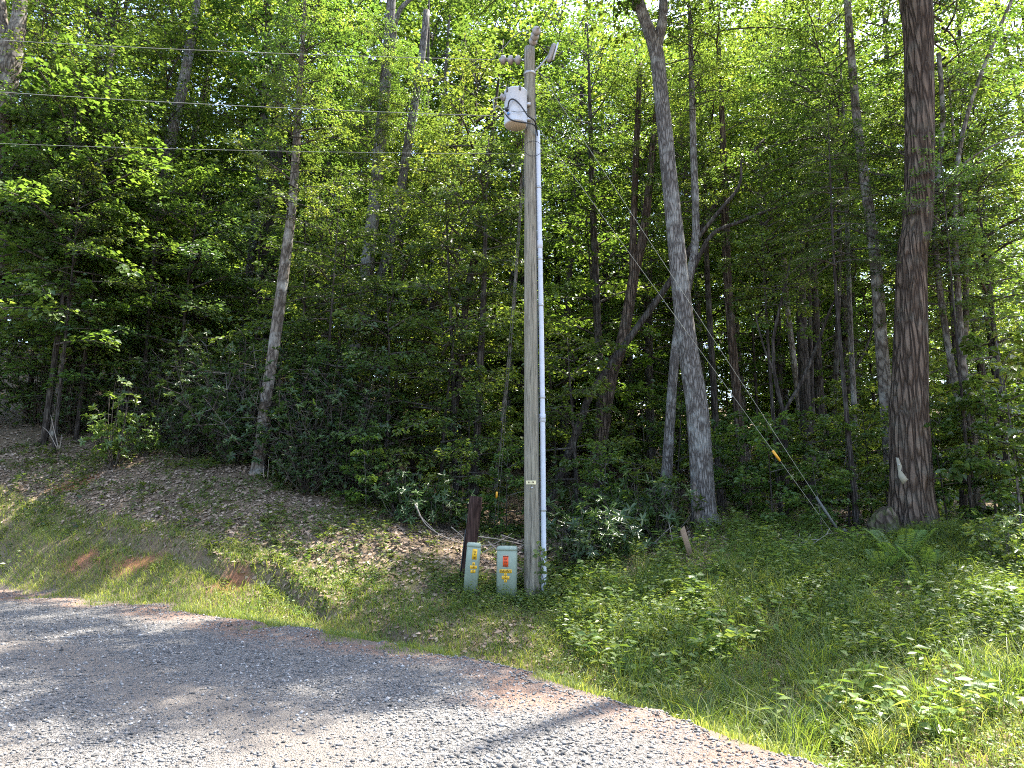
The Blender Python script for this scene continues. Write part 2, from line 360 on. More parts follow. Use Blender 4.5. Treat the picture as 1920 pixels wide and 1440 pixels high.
def ragged(X, Y): return road_s(X, Y)+1.7*(fbm(X*1.5, Y*1.5, 4)-.5)+.5*(fbm(X*.35+9, Y*.35, 2)-.5)
# the gravel road: its own sheet, sinking under the verge along a ragged edge
rx = axis([(-60, -13, 2.0), (-13, 5, .12), (5, 12, .5)]); ry = axis([(-40, 3, 1.0), (3, 14, .12), (14, 45, 1.5)])
RX, RY = np.meshgrid(rx, ry); RS = ragged(RX, RY)
RS = RS+.3*(fbm(RX*6, RY*6, 2)-.5)
RZ = height(RX, RY)+.03-.09*sstep(-.25, .12, RS)
keep = (RS < .3)[:-1, :-1]
road = link('gravel_road', MB().add(np.stack([RX, RY, RZ], -1), grid_faces(len(rx), len(ry), keep)).mesh('gravel_road', M['road'], True))
tag(road, kind='structure'); point_attr(road.data, 'clay', sstep(-1.0, -.05, RS+.7*(fbm(RX*1.3+5, RY*1.3, 4)-.5))*.75)
def track_mask(X, Y):
    s = road_s(X, Y); w = .35*(fbm(X*.7, Y*.7, 3)-.5); t = np.exp(-((s+2.6+w)/.5)**2)+np.exp(-((s+4.3+w)/.55)**2)+.55*np.exp(-((s+.7+w)/.35)**2)
    return np.clip(.12+.75*t*(.4+1.1*fbm(X*1.5, Y*1.5, 3)), 0, .9)
point_attr(road.data, 'track', track_mask(RX, RY))
def road_top(X, Y):
    return height(X, Y)+.03-.09*sstep(-.25, .12, ragged(X, Y))
# ------------------------------------------------------------------ foliage prototypes (mesh data shared by the trees)
def spray_leaves(rng, O, DX, UP, LEN, K, leafL, aspect=.62, wid=.55, droop=.18, ntilt=.35, jit=.05):
    """K leaves in a flat, slightly hanging fan for each spray: origin O, direction DX"""
    S = len(O); DX = nrm(DX); Y = nrm(np.cross(UP, DX)); Z = np.cross(DX, Y)
    u = rng.random((S, K))**.75; v = (rng.random((S, K))*2-1)*wid*np.sqrt(np.clip(1.12-u, .05, 1))*(.35+.65*np.sin(np.pi*np.clip(u+.15, 0, 1)))
    L = LEN[:, None]
    P = O[:, None]+DX[:, None]*(u*L)[..., None]+Y[:, None]*(v*L)[..., None]+Z[:, None]*((-droop*(u**2+.8*v**2))*L+rng.normal(0, jit, (S, K)))[..., None]
    an = np.sign(v)*(.5+.6*rng.random((S, K)))+rng.normal(0, .25, (S, K))
    D = DX[:, None]*np.cos(an)[..., None]+Y[:, None]*np.sin(an)[..., None]+Z[:, None]*(-.15-.35*rng.random((S, K)))[..., None]
    Nn = Z[:, None]+rng.normal(0, ntilt, (S, K, 3))
    Ls = leafL*(.65+.6*rng.random((S, K)))
    return P.reshape(-1, 3), D.reshape(-1, 3), Nn.reshape(-1, 3), Ls.ravel(), Ls.ravel()*aspect
def tri_tubes(mb, A, B, ra, rb):
    """many thin three-sided twigs at once"""
    n = len(A); T = nrm(B-A); ref = np.where(np.abs(T[:, 2:3]) < .9, np.array([[0, 0, 1.]]), np.array([[1., 0, 0]]))
    U = nrm(np.cross(T, ref)); W = np.cross(T, U); vs = []
    for P, r in ((A, ra), (B, rb)):
        r = np.broadcast_to(r, (n,))[:, None]
        for k in range(3): vs.append(P+r*(math.cos(k*2.0944)*U+math.sin(k*2.0944)*W))
    V = np.stack(vs, 1).reshape(-1, 3); b = np.arange(n)[:, None]*6
    mb.add(V, [np.concatenate([b+np.array([[k, (k+1) % 3, 3+(k+1) % 3, 3+k]]) for k in range(3)])])
def make_crown(seed, H, R, limbs, spr, K, leafL, el0=12, el1=60, prof=None, mat='leaf', hexa=False, aspect=.62, sprl=.42, wid=.55, ntilt=.38, droop=.22, limb_r=.035, empty=0.0, jit=.05):
    rng = np.random.default_rng(seed); mb = MB(); wb = MB(); Os, Ds, Ls, Tn = [], [], [], []; TA, TB = [], []
    for i in range(limbs):
        x = (i+rng.random())/limbs; z0 = H*x*.93; az = i*2.39996+rng.normal(0, .3)
        pr = (math.sin(math.pi*(x*.84+.14))**.6) if prof is None else prof(x)
        ln = R*pr*rng.uniform(.6, 1.18); el = math.radians(el0+(el1-el0)*x**1.3+rng.normal(0, 7))
        d = np.array([math.cos(az)*math.cos(el), math.sin(az)*math.cos(el), math.sin(el)])
        side = np.array([-math.sin(az), math.cos(az), 0]); wob = rng.normal(0, .12)
        f = lambda t: np.array([0, 0, z0])+ln*(t[:, None]*d+(t**2)[:, None]*(np.array([0, 0, -droop])+side*wob))
        tt = np.linspace(0, 1, 6); path = f(tt); wb.add(*tube(path, limb_r*(.35+.65*ln/R)*(1-.85*tt)+.003, 5, False))
        n = max(3, int(spr*ln/R)); t = np.sort(rng.uniform(.22, 1.0, n)); t[-1] = 1.0
        o = f(t); sd = np.where(np.arange(n) % 2 == 0, 1, -1)*rng.uniform(.35, 1.15, n); sd[-1] = rng.normal(0, .2)
        h = np.array([math.cos(az), math.sin(az)])
        dd = np.stack([h[0]*np.cos(sd)-h[1]*np.sin(sd), h[0]*np.sin(sd)+h[1]*np.cos(sd), rng.normal(.05, .2, n)+math.sin(el)*.35], -1)
        keepm = rng.random(n) >= empty
        l = R*sprl*(.55+.6*rng.random(n))*(1.15-.5*t)
        Os.append(o[keepm]); Ds.append(dd[keepm]); Ls.append(l[keepm]); TA.append(o); TB.append(o+nrm(dd)*(l*.8)[:, None]-np.array([0, 0, 1])*(l*.12)[:, None])
        Tn.append(np.clip(rng.normal(.45, .16)+rng.normal(0, .1, n), 0, 1)[keepm])
    O = np.concatenate(Os); D = np.concatenate(Ds); L = np.concatenate(Ls); T = np.concatenate(Tn)
    UP = np.array([[0, 0, 1.]])+rng.normal(0, .16, (len(O), 3))
    P, Dl, Nn, Ll, Wl = spray_leaves(rng, O, D, UP, L, K, leafL, aspect, wid, ntilt=ntilt, jit=jit)
    tint = np.clip(np.repeat(T, K)+rng.normal(0, .17, len(P)), 0, 1)
    leafset(mb, P, Dl, Nn, Ll, Wl, hexa, tint=tint, rng=rng)
    tri_tubes(wb, np.concatenate(TA), np.concatenate(TB), .009, .003)
    return mb.mesh('foliage', M[mat]), wb.mesh('branches', M['twig'])
CROWN = {}
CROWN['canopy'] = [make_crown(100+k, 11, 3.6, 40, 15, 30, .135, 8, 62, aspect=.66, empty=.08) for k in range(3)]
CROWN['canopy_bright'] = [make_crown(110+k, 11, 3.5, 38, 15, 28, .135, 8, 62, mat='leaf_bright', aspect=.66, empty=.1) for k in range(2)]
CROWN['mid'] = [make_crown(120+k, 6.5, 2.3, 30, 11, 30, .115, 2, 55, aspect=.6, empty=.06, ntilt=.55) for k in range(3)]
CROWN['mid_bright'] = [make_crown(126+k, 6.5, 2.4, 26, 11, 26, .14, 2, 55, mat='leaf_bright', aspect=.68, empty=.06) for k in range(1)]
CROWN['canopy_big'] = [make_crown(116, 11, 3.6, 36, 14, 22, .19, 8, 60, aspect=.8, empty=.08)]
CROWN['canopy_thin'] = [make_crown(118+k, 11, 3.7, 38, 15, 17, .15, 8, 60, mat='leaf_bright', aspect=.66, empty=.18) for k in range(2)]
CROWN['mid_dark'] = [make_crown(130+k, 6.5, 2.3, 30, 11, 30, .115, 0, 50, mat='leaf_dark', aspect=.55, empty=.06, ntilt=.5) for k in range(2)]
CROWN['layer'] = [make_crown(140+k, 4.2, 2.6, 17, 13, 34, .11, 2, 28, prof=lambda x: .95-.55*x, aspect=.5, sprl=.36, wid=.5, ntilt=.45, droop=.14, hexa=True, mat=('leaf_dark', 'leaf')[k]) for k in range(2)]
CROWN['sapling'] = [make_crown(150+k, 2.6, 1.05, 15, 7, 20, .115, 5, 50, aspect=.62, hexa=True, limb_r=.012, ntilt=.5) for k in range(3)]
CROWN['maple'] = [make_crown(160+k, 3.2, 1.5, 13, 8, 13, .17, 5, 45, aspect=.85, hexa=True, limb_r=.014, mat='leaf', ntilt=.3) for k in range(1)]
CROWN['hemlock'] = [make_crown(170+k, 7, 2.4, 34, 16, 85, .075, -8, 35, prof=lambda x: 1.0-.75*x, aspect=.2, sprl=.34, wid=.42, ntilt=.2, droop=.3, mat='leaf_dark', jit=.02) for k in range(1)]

def make_whorl_shrub(seed, R, H, stems, tips, nl, leafL, aspect, mat, stem_r=.012, elev=.5, base=.1, lump=.0, spread=1.0):
    """stems that end in rosettes of long leaves: rhododendron, laurel, azalea"""
    rng = np.random.default_rng(seed); mb = MB(); wb = MB(); P0 = []; A0 = []
    per = max(1, tips//stems)
    for i in range(stems):
        az = i*2.39996+rng.normal(0, .25); rr = R*math.sqrt((i+.6)/stems)*rng.uniform(.75, 1.1); hh = H*(1-.45*(rr/R)**2)*rng.uniform(.72, 1.05)
        b = np.array([math.cos(az)*base*R*rng.random(), math.sin(az)*base*R*rng.random(), -.06]); e = np.array([math.cos(az)*rr, math.sin(az)*rr, hh])
        m = b*.45+e*.55+np.array([0, 0, -hh*.10])+rng.normal(0, .05*R, 3); path = curve([b, m, e], 7); t = np.linspace(0, 1, 7)
        wb.add(*tube(path, stem_r*(1-.7*t), 5, False))
        for k in range(per):
            q = path[rng.integers(2, 7)]; d = nrm(rng.normal(0, 1, 3)*np.array([1, 1, .5])+np.array([math.cos(az), math.sin(az), 0])*.3+np.array([0, 0, .35]))
            tip = q+d*rng.uniform(.12, .42)*R*spread; tip[2] = max(tip[2], .08)
            P0.append(tip); A0.append(nrm(d*.6+np.array([0, 0, .8])+rng.normal(0, .25, 3)))
            tri_tubes(wb, q[None], tip[None], stem_r*.45, stem_r*.2)
    P0 = np.array(P0); A0 = np.array(A0); n = len(P0)
    U = nrm(np.cross(A0, rng.normal(0, 1, (n, 3)))); W = np.cross(A0, U)
    ph = (np.arange(nl)/nl*2*math.pi)[None]+rng.normal(0, .25, (n, nl)); el = rng.normal(elev, .28, (n, nl))
    rad = U[:, None]*np.cos(ph)[..., None]+W[:, None]*np.sin(ph)[..., None]
    D = rad*np.cos(el)[..., None]+A0[:, None]*np.sin(el)[..., None]; Nn = A0[:, None]*np.cos(el)[..., None]-rad*np.sin(el)[..., None]
    P = np.repeat(P0[:, None], nl, 1)-A0[:, None]*(rng.random((n, nl))*.35*leafL)[..., None]
    L = leafL*rng.uniform(.6, 1.15, (n, nl)); t = np.clip(rng.normal(.5, .2, (n, 1))+rng.normal(0, .14, (n, nl)), 0, 1)
    leafset(mb, P.reshape(-1, 3), D.reshape(-1, 3), Nn.reshape(-1, 3), L.ravel(), L.ravel()*aspect, True, .10, .22, t.ravel(), rng)
    return mb.mesh('foliage', M[mat]), wb.mesh('stems', M['twig'])
SHRUB = {}
SHRUB['laurel'] = [make_whorl_shrub(200+k, 1.5, 2.3, 30, 480, 11, .10, .38, 'laurel', .016, .35) for k in range(2)]
SHRUB['rhodo'] = [make_whorl_shrub(210+k, .95, 1.15, 18, 90, 10, .17, .27, 'rhodo', .014, .25) for k in range(2)]
SHRUB['rhodo_dark'] = [make_whorl_shrub(220+k, .95, 1.3, 18, 95, 10, .17, .27, 'laurel', .014, .25) for k in range(2)]
SHRUB['azalea'] = [make_whorl_shrub(230, .62, 1.55, 14, 120, 9, .115, .40, 'azalea', .014, .3, spread=.7)]
SHRUB['bush'] = [make_whorl_shrub(240+k, .6, .9, 12, 120, 7, .085, .5, 'herb', .008, .3) for k in range(2)]

# ------------------------------------------------------------------ trees
def bark_ridges(seed, amp, k):
    r = np.random.default_rng(seed); ph = r.random(4)*6.28
    return lambda t, th: 1+amp*(np.sin(k*th+ph[0]+3*np.sin(5*t+ph[1]))*.5+np.sin((2*k+1)*th+ph[2]+4*np.sin(7*t+ph[3]))*.35)+amp*.6*np.sin(23*t+2*th+ph[1])*.5
def px_path(pts, Y, dY=0.0):
    c = []
    for k, q in enumerate(pts):
        y = Y+dY*k/max(1, len(pts)-1); p = at(q[0], q[1], y); dep = y*math.cos(PITCH)+(p[2]-EYE)*math.sin(PITCH); c.append([*p, .5*q[2]*dep/FPX*dep/math.hypot(dep, p[0])])
    return np.array(c)
TREE_N = [0]
# openings in the canopy: ground points the sun reaches, where no crown stands in the beam
SUNNY = [(-9.6, 13.2), (-9.3, 15.6), (-8.2, 11.8), (-6.6, 11.4), (-5, 10.7), (-3.4, 10.2), (-2, 12.4), (-1.0, 12.2), (-.4, 9.4), (1.2, 12.7), (-4.5, 5.0), (-3, 4.4), (-1.6, 4.0), (-.2, 4.0), (-6.5, 6.0), (1.4, 8.6), (2.4, 6.0), (6.6, 10.6), (-7.6, 16.2), (-10.4, 14.6), (-8.4, 16.4), (-9.2, 16.1)]
SUNNY_Z = [hz(*q) for q in SUNNY]
CROWN_SIZE = {'mid': (6.5, 2.3), 'mid_bright': (6.5, 2.4), 'canopy_big': (11, 3.6), 'canopy_thin': (11, 3.7), 'mid_dark': (6.5, 2.3), 'canopy': (11, 3.6), 'canopy_bright': (11, 3.5), 'layer': (4.2, 2.6), 'sapling': (2.6, 1.05), 'hemlock': (7, 2.4), 'maple': (3.2, 1.5)}
def sun_hits(kind, x, y, z, scl, k=.75):
    H, R = CROWN_SIZE[kind]; n = 0
    for (sx, sy), sz in zip(SUNNY, SUNNY_Z):
        h = np.linspace(z+.1*H*scl, z+H*scl, 8)-sz; h = h[h > 1.5]
        if len(h) and np.min(np.hypot(sx+SUN_DIR[0]/SUN_DIR[2]*h-x, sy+SUN_DIR[1]/SUN_DIR[2]*h-y)) < R*scl*k: n += 1
    return n
def crown_parts(root, kind, loc, scl, rz, k=None, tilt=(0, 0)):
    fol, brn = CROWN[kind][(TREE_N[0] if k is None else k) % len(CROWN[kind])]
    link('crown', fol, root, loc, (tilt[0], tilt[1], rz), scl); tag(link('branches', brn, root, loc, (tilt[0], tilt[1], rz), scl), kind='stuff')
def big_tree(label, pts, Y, mat, top=18, crowns=(), limbs=(), limb_mat=None, group=None, sides=12, ridge=(.05, 4), flare=1.35, dY=0.0, name='tree', cat='tree', base_x=None):
    """trunk through the given photo points (bottom to top), set on the ground, carried on to its full height"""
    c = px_path(pts, Y, dY); a, b = c[0], c[1]
    if Y < 21.2 and label[:4] not in ('huge', 'big '):        # the trees of the wood's edge are the shorter ones
        crowns = [(q[0], q[1]-1.6, q[2]*.74, *q[3:]) if q[0] == 'canopy' else q for q in crowns]
        if crowns: top = min(top, max(q[1]+CROWN_SIZE[q[0]][0]*q[2]*.97 for q in crowns))
    g = hz(a[0], a[1]); base = a.copy()
    if a[2] > g+.1:
        s = (a[2]-g)/max(.5, (b[2]-a[2])); base[:3] = a[:3]-(b[:3]-a[:3])*min(s, 3); base[1] = a[1]; base[2] = hz(base[0], base[1]); base[3] = a[3]*1.08
    else: base[2] = g
    if base_x is not None: base[0] = base_x; base[2] = hz(base[0], base[1])
    foot = base.copy(); foot[2] -= .35; foot[3] = base[3]*flare
    kn = base.copy(); kn[:3] = base[:3]+.08*(b[:3]-base[:3]); kn[3] = base[3]*1.02
    base[3] *= flare**.8
    rows = [foot, base, kn] + [r for r in c if r[2] > kn[2]+.3]
    l = rows[-1]; d = nrm((rows[-1]-rows[-2])[:3])
    if top > l[2]+1:
        n = 4
        for k in range(1, n+1):
            q = l.copy(); dz = (top-l[2])*k/n; q[:3] = l[:3]+np.array([d[0]/max(d[2], .3)*dz*.6, 0, dz]); q[3] = l[3]*(1-.8*k/n); rows.append(q)
    R = np.array(rows); n = max(10, int((R[-1, 2]-R[0, 2])/.45)); P = curve(R, n)
    org = base[:3].copy(); TREE_N[0] += 1; rng = np.random.default_rng(TREE_N[0])
    root = thing(name, label, cat, org, group)
    mb = MB().add(*tube(P[:, :3]-org, np.maximum(P[:, 3], .012), sides, True, .03, bark_ridges(TREE_N[0], *ridge), rng))
    tr = link('trunk', mb.mesh('trunk', M[mat], True), root)
    for lp, ly in limbs:
        q = px_path(lp, ly); q[0, 1] = Y
        lm = curve(q, max(8, 5*len(lp))); link('limb', MB().add(*tube(lm[:, :3]-org, np.maximum(lm[:, 3], .008), 8, True, .04)).mesh('limb', M[limb_mat or mat], True), root)
    for cr in crowns:
        kind, z, scl = cr[:3]; off = cr[3] if len(cr) > 3 else (0, 0)
        i = int(np.argmin(np.abs(P[:, 2]-z))); p = P[i, :3]-org
        if label[:4] not in ('huge', 'big ') and len(off) < 3 and sun_hits(kind, P[i, 0]+off[0], P[i, 1]+off[1], z, scl) > 0:
            alt = [(sun_hits(kind, P[i, 0]+ox, P[i, 1]+oy, z+dz, scl*sf), abs(ox)+abs(oy)+dz*.4+(1-sf)*3, ox, oy, dz, sf) for ox in (-.9, -.4, 0, .5, 1.0) for oy in (-.4, .3, 1.0, 1.6) for dz in (0, 1.2) for sf in (1, .8, .62)]
            a_ = min(alt); off = (a_[2], a_[3]); z += a_[4]; scl *= a_[5]
        crown_parts(root, kind, (p[0]+off[0], p[1]+off[1], z-org[2]), scl, rng.random()*6.28)
    return root
T = big_tree
# --- trees one can tell apart, left to right
T('thick grey trunk at the left edge of the photo, lit on its right side', [(-75, 700, 62), (-35, 420, 56), (0, 210, 52), (18, 110, 52), (34, 40, 30), (42, -60, 26)], 17, 'bark_light', 24,
  [('canopy', 12.5, 1.0, (.6, .5)), ('mid', 8.5, .8, (1.2, .8))], [([(14, 130, 34), (5, 50, 26), (-5, -40, 22)], 17)], ridge=(.06, 5), sides=16)
T('slim crooked tree with a pale patch beside the thick left edge trunk', [(0, 540, 15), (18, 440, 15), (40, 365, 14), (68, 265, 15), (92, 160, 14), (105, 60, 12)], 18.5, 'bark_light', 20, [('canopy', 10.5, .8), ('mid', 7.2, .8)])
T('slender pale tree above the dark laurel near the left edge', [(122, 650, 15), (136, 540, 14), (150, 470, 13), (175, 350, 12), (196, 220, 12), (210, 90, 11)], 18, 'bark_light', 20, [('canopy', 9.5, .85), ('mid', 6.0, .75)])
T('dark straight trunk behind the wires in the upper left', [(165, 640, 22), (185, 400, 20), (203, 220, 20), (208, 100, 18)], 23, 'bark_dark', 24, [('canopy', 11, 1.0), ('mid', 7, .9)])
T('grey trunk leaning right through the upper left foliage', [(262, 620, 30), (286, 430, 27), (298, 370, 26), (322, 255, 23), (345, 150, 20), (366, 30, 18)], 21, 'bark_grey', 24, [('canopy', 12.5, 1.05), ('mid', 8.0, .95)], ridge=(.07, 5))
T('leaning brown trunk rising out of the dark laurel left of the pole', [(484, 878, 30), (488, 845, 25), (500, 740, 23), (513, 655, 22), (528, 545, 21), (540, 450, 19), (549, 375, 17), (557, 250, 14)], 15.4, 'bark_light', 15, [('mid', 7.7, .6, (.1, -.5, 1)), ('mid', 9.8, .55, (.2, -.2, 1)), ('mid', 12.0, .5, (.2, 0, 1))], ridge=(.04, 4), sides=14)
T('wide dark trunk just behind the leaning brown trunk', [(488, 700, 36), (496, 600, 34), (503, 500, 32), (512, 380, 28)], 23, 'bark_dark', 24, [('canopy', 11, 1.0), ('mid', 7.5, .8)], ridge=(.07, 6))
T('dark upright trunk between the leaning brown trunk and the forked pair', [(588, 740, 30), (592, 665, 28), (603, 467, 24), (612, 330, 20)], 24, 'bark_dark', 25, [('canopy', 11.5, 1.05), ('mid', 8, .9)], ridge=(.07, 5))
T('taller left stem of the rough grey pair left of the pole', [(655, 720, 36), (668, 650, 32), (687, 508, 27), (707, 333, 23), (727, 100, 20), (735, -20, 17)], 20, 'bark_grey', 24, [('canopy', 12.5, 1.0), ('mid', 10.2, .5, (0, -1.0, 1)), ('mid', 13.2, .45, (.1, -.8, 1))], [([(727, 100, 12), (745, 30, 9), (772, -5, 8)], 19.5)], ridge=(.07, 5))
T('right stem of the rough grey pair, bending away to the right', [(672, 720, 26), (692, 640, 23), (716, 520, 20), (742, 410, 18), (763, 285, 17), (790, 110, 14), (800, 20, 12)], 20.6, 'bark_grey', 23, [('canopy', 12, .95), ('mid', 12.6, .45, (.1, -.8, 1))], ridge=(.06, 5))
T('thin dark trunk standing left of the pale streaked trunk', [(793, 700, 13), (795, 580, 12), (797, 440, 11)], 22, 'bark_dark', 20, [('canopy', 9, .85)])
T('brown trunk with a sunlit right edge, left of the guy wires', [(800, 700, 26), (815, 590, 23), (832, 480, 20), (846, 390, 18), (860, 250, 15)], 21, 'bark_brown', 22, [('canopy', 11, .95)], ridge=(.05, 6))
T('slim dark trunk leaning right behind the guy wires', [(832, 900, 17), (842, 840, 16), (866, 650, 14), (876, 550, 13), (905, 400, 11)], 18.5, 'bark_dark', 18, [('mid', 8.5, 1.0)])
T('dark stem directly behind the brown post', [(889, 945, 18), (892, 870, 16), (897, 760, 14), (905, 600, 12)], 17, 'bark_dark', 12, [('mid_dark', 6.5, .7)])
T('very thin pale stem beside the guy wires near the pole', [(945, 760, 8), (956, 660, 8), (964, 560, 7), (972, 450, 6)], 18, 'bark_light', 14, [('mid', 8.5, .6)])
T('dark trunk half hidden in leaves just right of the pole', [(1124, 880, 20), (1125, 760, 17), (1122, 640, 15), (1115, 483, 13), (1110, 340, 11)], 20, 'bark_dark', 20, [('canopy', 11, .9)])
T('dark forked trunk leaning right between the pole and the big grey trunk', [(1112, 880, 28), (1125, 830, 27), (1145, 705, 25), (1163, 655, 24), (1179, 575, 21), (1190, 510, 20), (1208, 433, 17), (1222, 300, 14), (1232, 200, 12)], 18.5, 'bark_brown', 21, [('canopy', 11.5, .95)],
  [([(1188, 515, 16), (1187, 450, 14), (1193, 285, 12), (1200, 120, 9)], 18.5)], ridge=(.05, 5))
T('thin black stem leaning far right behind the big grey trunk', [(1085, 800, 14), (1110, 735, 14), (1180, 635, 13), (1255, 530, 12), (1310, 440, 11), (1380, 317, 9), (1437, 260, 7)], 17.5, 'bark_dark', 9.6, [('mid', 8.2, .55)])
T('big smooth grey trunk leaning left, right of the utility pole', [(1321, 985, 56), (1318, 930, 46), (1308, 775, 43), (1287, 633, 37), (1275, 525, 34), (1262, 400, 31), (1250, 283, 29), (1237, 150, 27), (1230, 95, 27), (1212, 45, 22), (1195, -5, 21), (1180, -90, 17)], 14.5, 'bark_grey', 22,
  [('canopy', 12.4, .56, (1.5, -2.0)), ('canopy_big', 12.6, .54, (.6, -1.5)), ('canopy_big', 12.6, .56, (-.6, -.8)), ('canopy', 13.6, .5, (-3.0, 1.0)), ('canopy', 12.5, .7, (2.0, 1.3))], [([(1200, -10, 14), (1170, -120, 11), (1060, -200, 9), (985, -235, 7)], 14.0), ([(1229, 100, 22), (1243, 30, 18), (1243, -40, 15)], 14.5)], ridge=(.02, 7), sides=20, flare=1.25)  # extra crowns added out of view above, to cast the shadow across the road
T('dark speckled trunk with spreading limbs just behind the big grey trunk', [(1249, 900, 24), (1252, 860, 21), (1260, 733, 19), (1271, 620, 18), (1292, 525, 16), (1305, 440, 15), (1300, 280, 13), (1297, 150, 11)], 16, 'bark_grey', 17, [('mid', 8.6, .75, (-.9, .9)), ('mid', 10.8, .85)],
  [([(1302, 505, 9), (1335, 440, 8), (1391, 415, 7), (1440, 395, 6), (1485, 378, 4)], 15.8), ([(1306, 450, 9), (1345, 400, 8), (1385, 350, 6), (1390, 300, 4)], 15.8)], sides=12, limb_mat='bark_dark')  # limbs take the dark bark: their backlit silhouette is put into the colour
T('narrow dark trunk, left of two beside the big grey trunk', [(1350, 920, 14), (1345, 850, 13), (1336, 690, 12), (1327, 540, 11), (1322, 400, 10)], 20, 'bark_dark', 19, [('canopy', 10.5, .85)])
T('straight reddish dark trunk right of the big grey trunk', [(1397, 915, 21), (1388, 817, 19), (1377, 692, 18), (1367, 567, 17), (1362, 475, 16), (1358, 330, 14)], 18.5, 'bark_brown', 20, [('canopy', 10.5, .9)], ridge=(.05, 6))
T('small black forked tree in front of the two straight trunks', [(1475, 880, 9), (1473, 823, 9), (1470, 772, 9), (1453, 713, 7.5), (1450, 630, 6.5), (1470, 547, 5), (1486, 470, 4)], 15.5, 'bark_dark', 7.6, [('mid', 6.0, .45, (0, .4))],
  [([(1470, 772, 7), (1507, 707, 7), (1535, 640, 6), (1560, 573, 5), (1584, 550, 3)], 15.5), ([(1453, 700, 5), (1432, 650, 4), (1415, 585, 3)], 15.5)], sides=8)
T('pale thin trunk behind the dark straight trunk in the right half', [(1501, 780, 13), (1493, 713, 12), (1485, 650, 12), (1476, 575, 11), (1468, 460, 10)], 24, 'bark_light', 22, [('canopy', 10, .9)])
T('dark straight trunk in the middle of the right half', [(1515, 840, 23), (1512, 800, 22), (1506, 680, 21), (1500, 480, 19), (1503, 330, 16), (1512, 200, 14)], 20.5, 'bark_dark', 23, [('canopy', 11.5, .95)], ridge=(.06, 6))
T('thin dark trunk touching the right side of a dark straight trunk', [(1524, 840, 11), (1521, 700, 10), (1518, 580, 9), (1515, 450, 8)], 21.5, 'bark_dark', 17, [('mid', 9.5, 1.0)])
T('short looking dark stem left of the speckled thin trunk', [(1561, 835, 12), (1566, 740, 11), (1570, 620, 10), (1574, 480, 9)], 19.5, 'bark_dark', 16, [('mid', 8.5, 1.0)], [([(1570, 700, 6), (1600, 690, 6), (1625, 650, 5), (1640, 600, 4)], 19.2)])
T('thin straight speckled trunk left of the two largest right trunks', [(1603, 880, 11), (1602, 780, 11), (1596, 647, 10), (1590, 480, 9), (1585, 300, 8)], 17, 'bark_grey', 16, [('mid', 9.0, .9)])
T('grey blotched trunk leaning left against the huge furrowed trunk', [(1672, 900, 27), (1663, 780, 26), (1652, 640, 25), (1642, 497, 23), (1630, 400, 21), (1612, 270, 18), (1600, 150, 16), (1590, 20, 14)], 15, 'bark_light', 20, [('canopy', 11.0, .7, (-.3, .9)), ('hemlock', 6.8, .7, (-.6, -.2)), ('mid', 5.2, .5, (.5, -1.3))], ridge=(.03, 5), sides=14)
T('huge furrowed brown trunk near the right edge, with torn paper on it', [(1712, 985, 98), (1708, 900, 82), (1704, 780, 75), (1708, 650, 66), (1710, 480, 58), (1722, 400, 57), (1724, 200, 54), (1722, 60, 58), (1715, -20, 62), (1712, -120, 56)], 13, 'bark_brown', 23,
  [('canopy', 12.0, .62, (.9, .9))], ridge=(.055, 11), sides=52, flare=1.2)
T('right stem of the clump of pale crooked stems beside the huge trunk', [(1842, 990, 22), (1834, 900, 18), (1822, 800, 16), (1806, 690, 14), (1800, 600, 13), (1792, 470, 12), (1793, 333, 10), (1813, 217, 9), (1857, 93, 8), (1897, 0, 7), (1930, -80, 6)], 13.6, 'bark_light', 12.4,
  [('mid', 6.4, .7, (.9, .3)), ('mid', 9.0, .7, (.6, .3))], [([(1793, 320, 6), (1830, 290, 5), (1880, 265, 4), (1935, 240, 3)], 13.4)], sides=10)
T('left stem of the clump of pale crooked stems, leaning left', [(1832, 990, 20), (1822, 900, 16), (1806, 800, 15), (1785, 690, 14), (1770, 600, 13), (1757, 500, 12), (1752, 400, 11), (1768, 233, 10), (1760, 100, 9)], 13.9, 'bark_light', 13, [('mid', 7.8, .6, (1.3, .9, 1))], sides=10)
T('middle stem of the clump of pale crooked stems, nearly upright', [(1838, 985, 18), (1832, 900, 15), (1818, 790, 14), (1808, 690, 13), (1812, 560, 12), (1806, 450, 11), (1800, 380, 10)], 14.1, 'bark_light', 11, [('mid', 7.0, .7, (.9, .8))], sides=10)
T('short dark stem beside the left foot of the pale stem clump', [(1806, 960, 16), (1806, 880, 15), (1803, 800, 12), (1795, 700, 10)], 14.5, 'bark_dark', 8, [('mid_dark', 5.0, .6)])
T('dark trunk in the background at the right edge of the photo', [(1875, 820, 20), (1868, 700, 18), (1858, 600, 17), (1850, 480, 15)], 19, 'bark_dark', 19, [('canopy', 9.0, .9)])

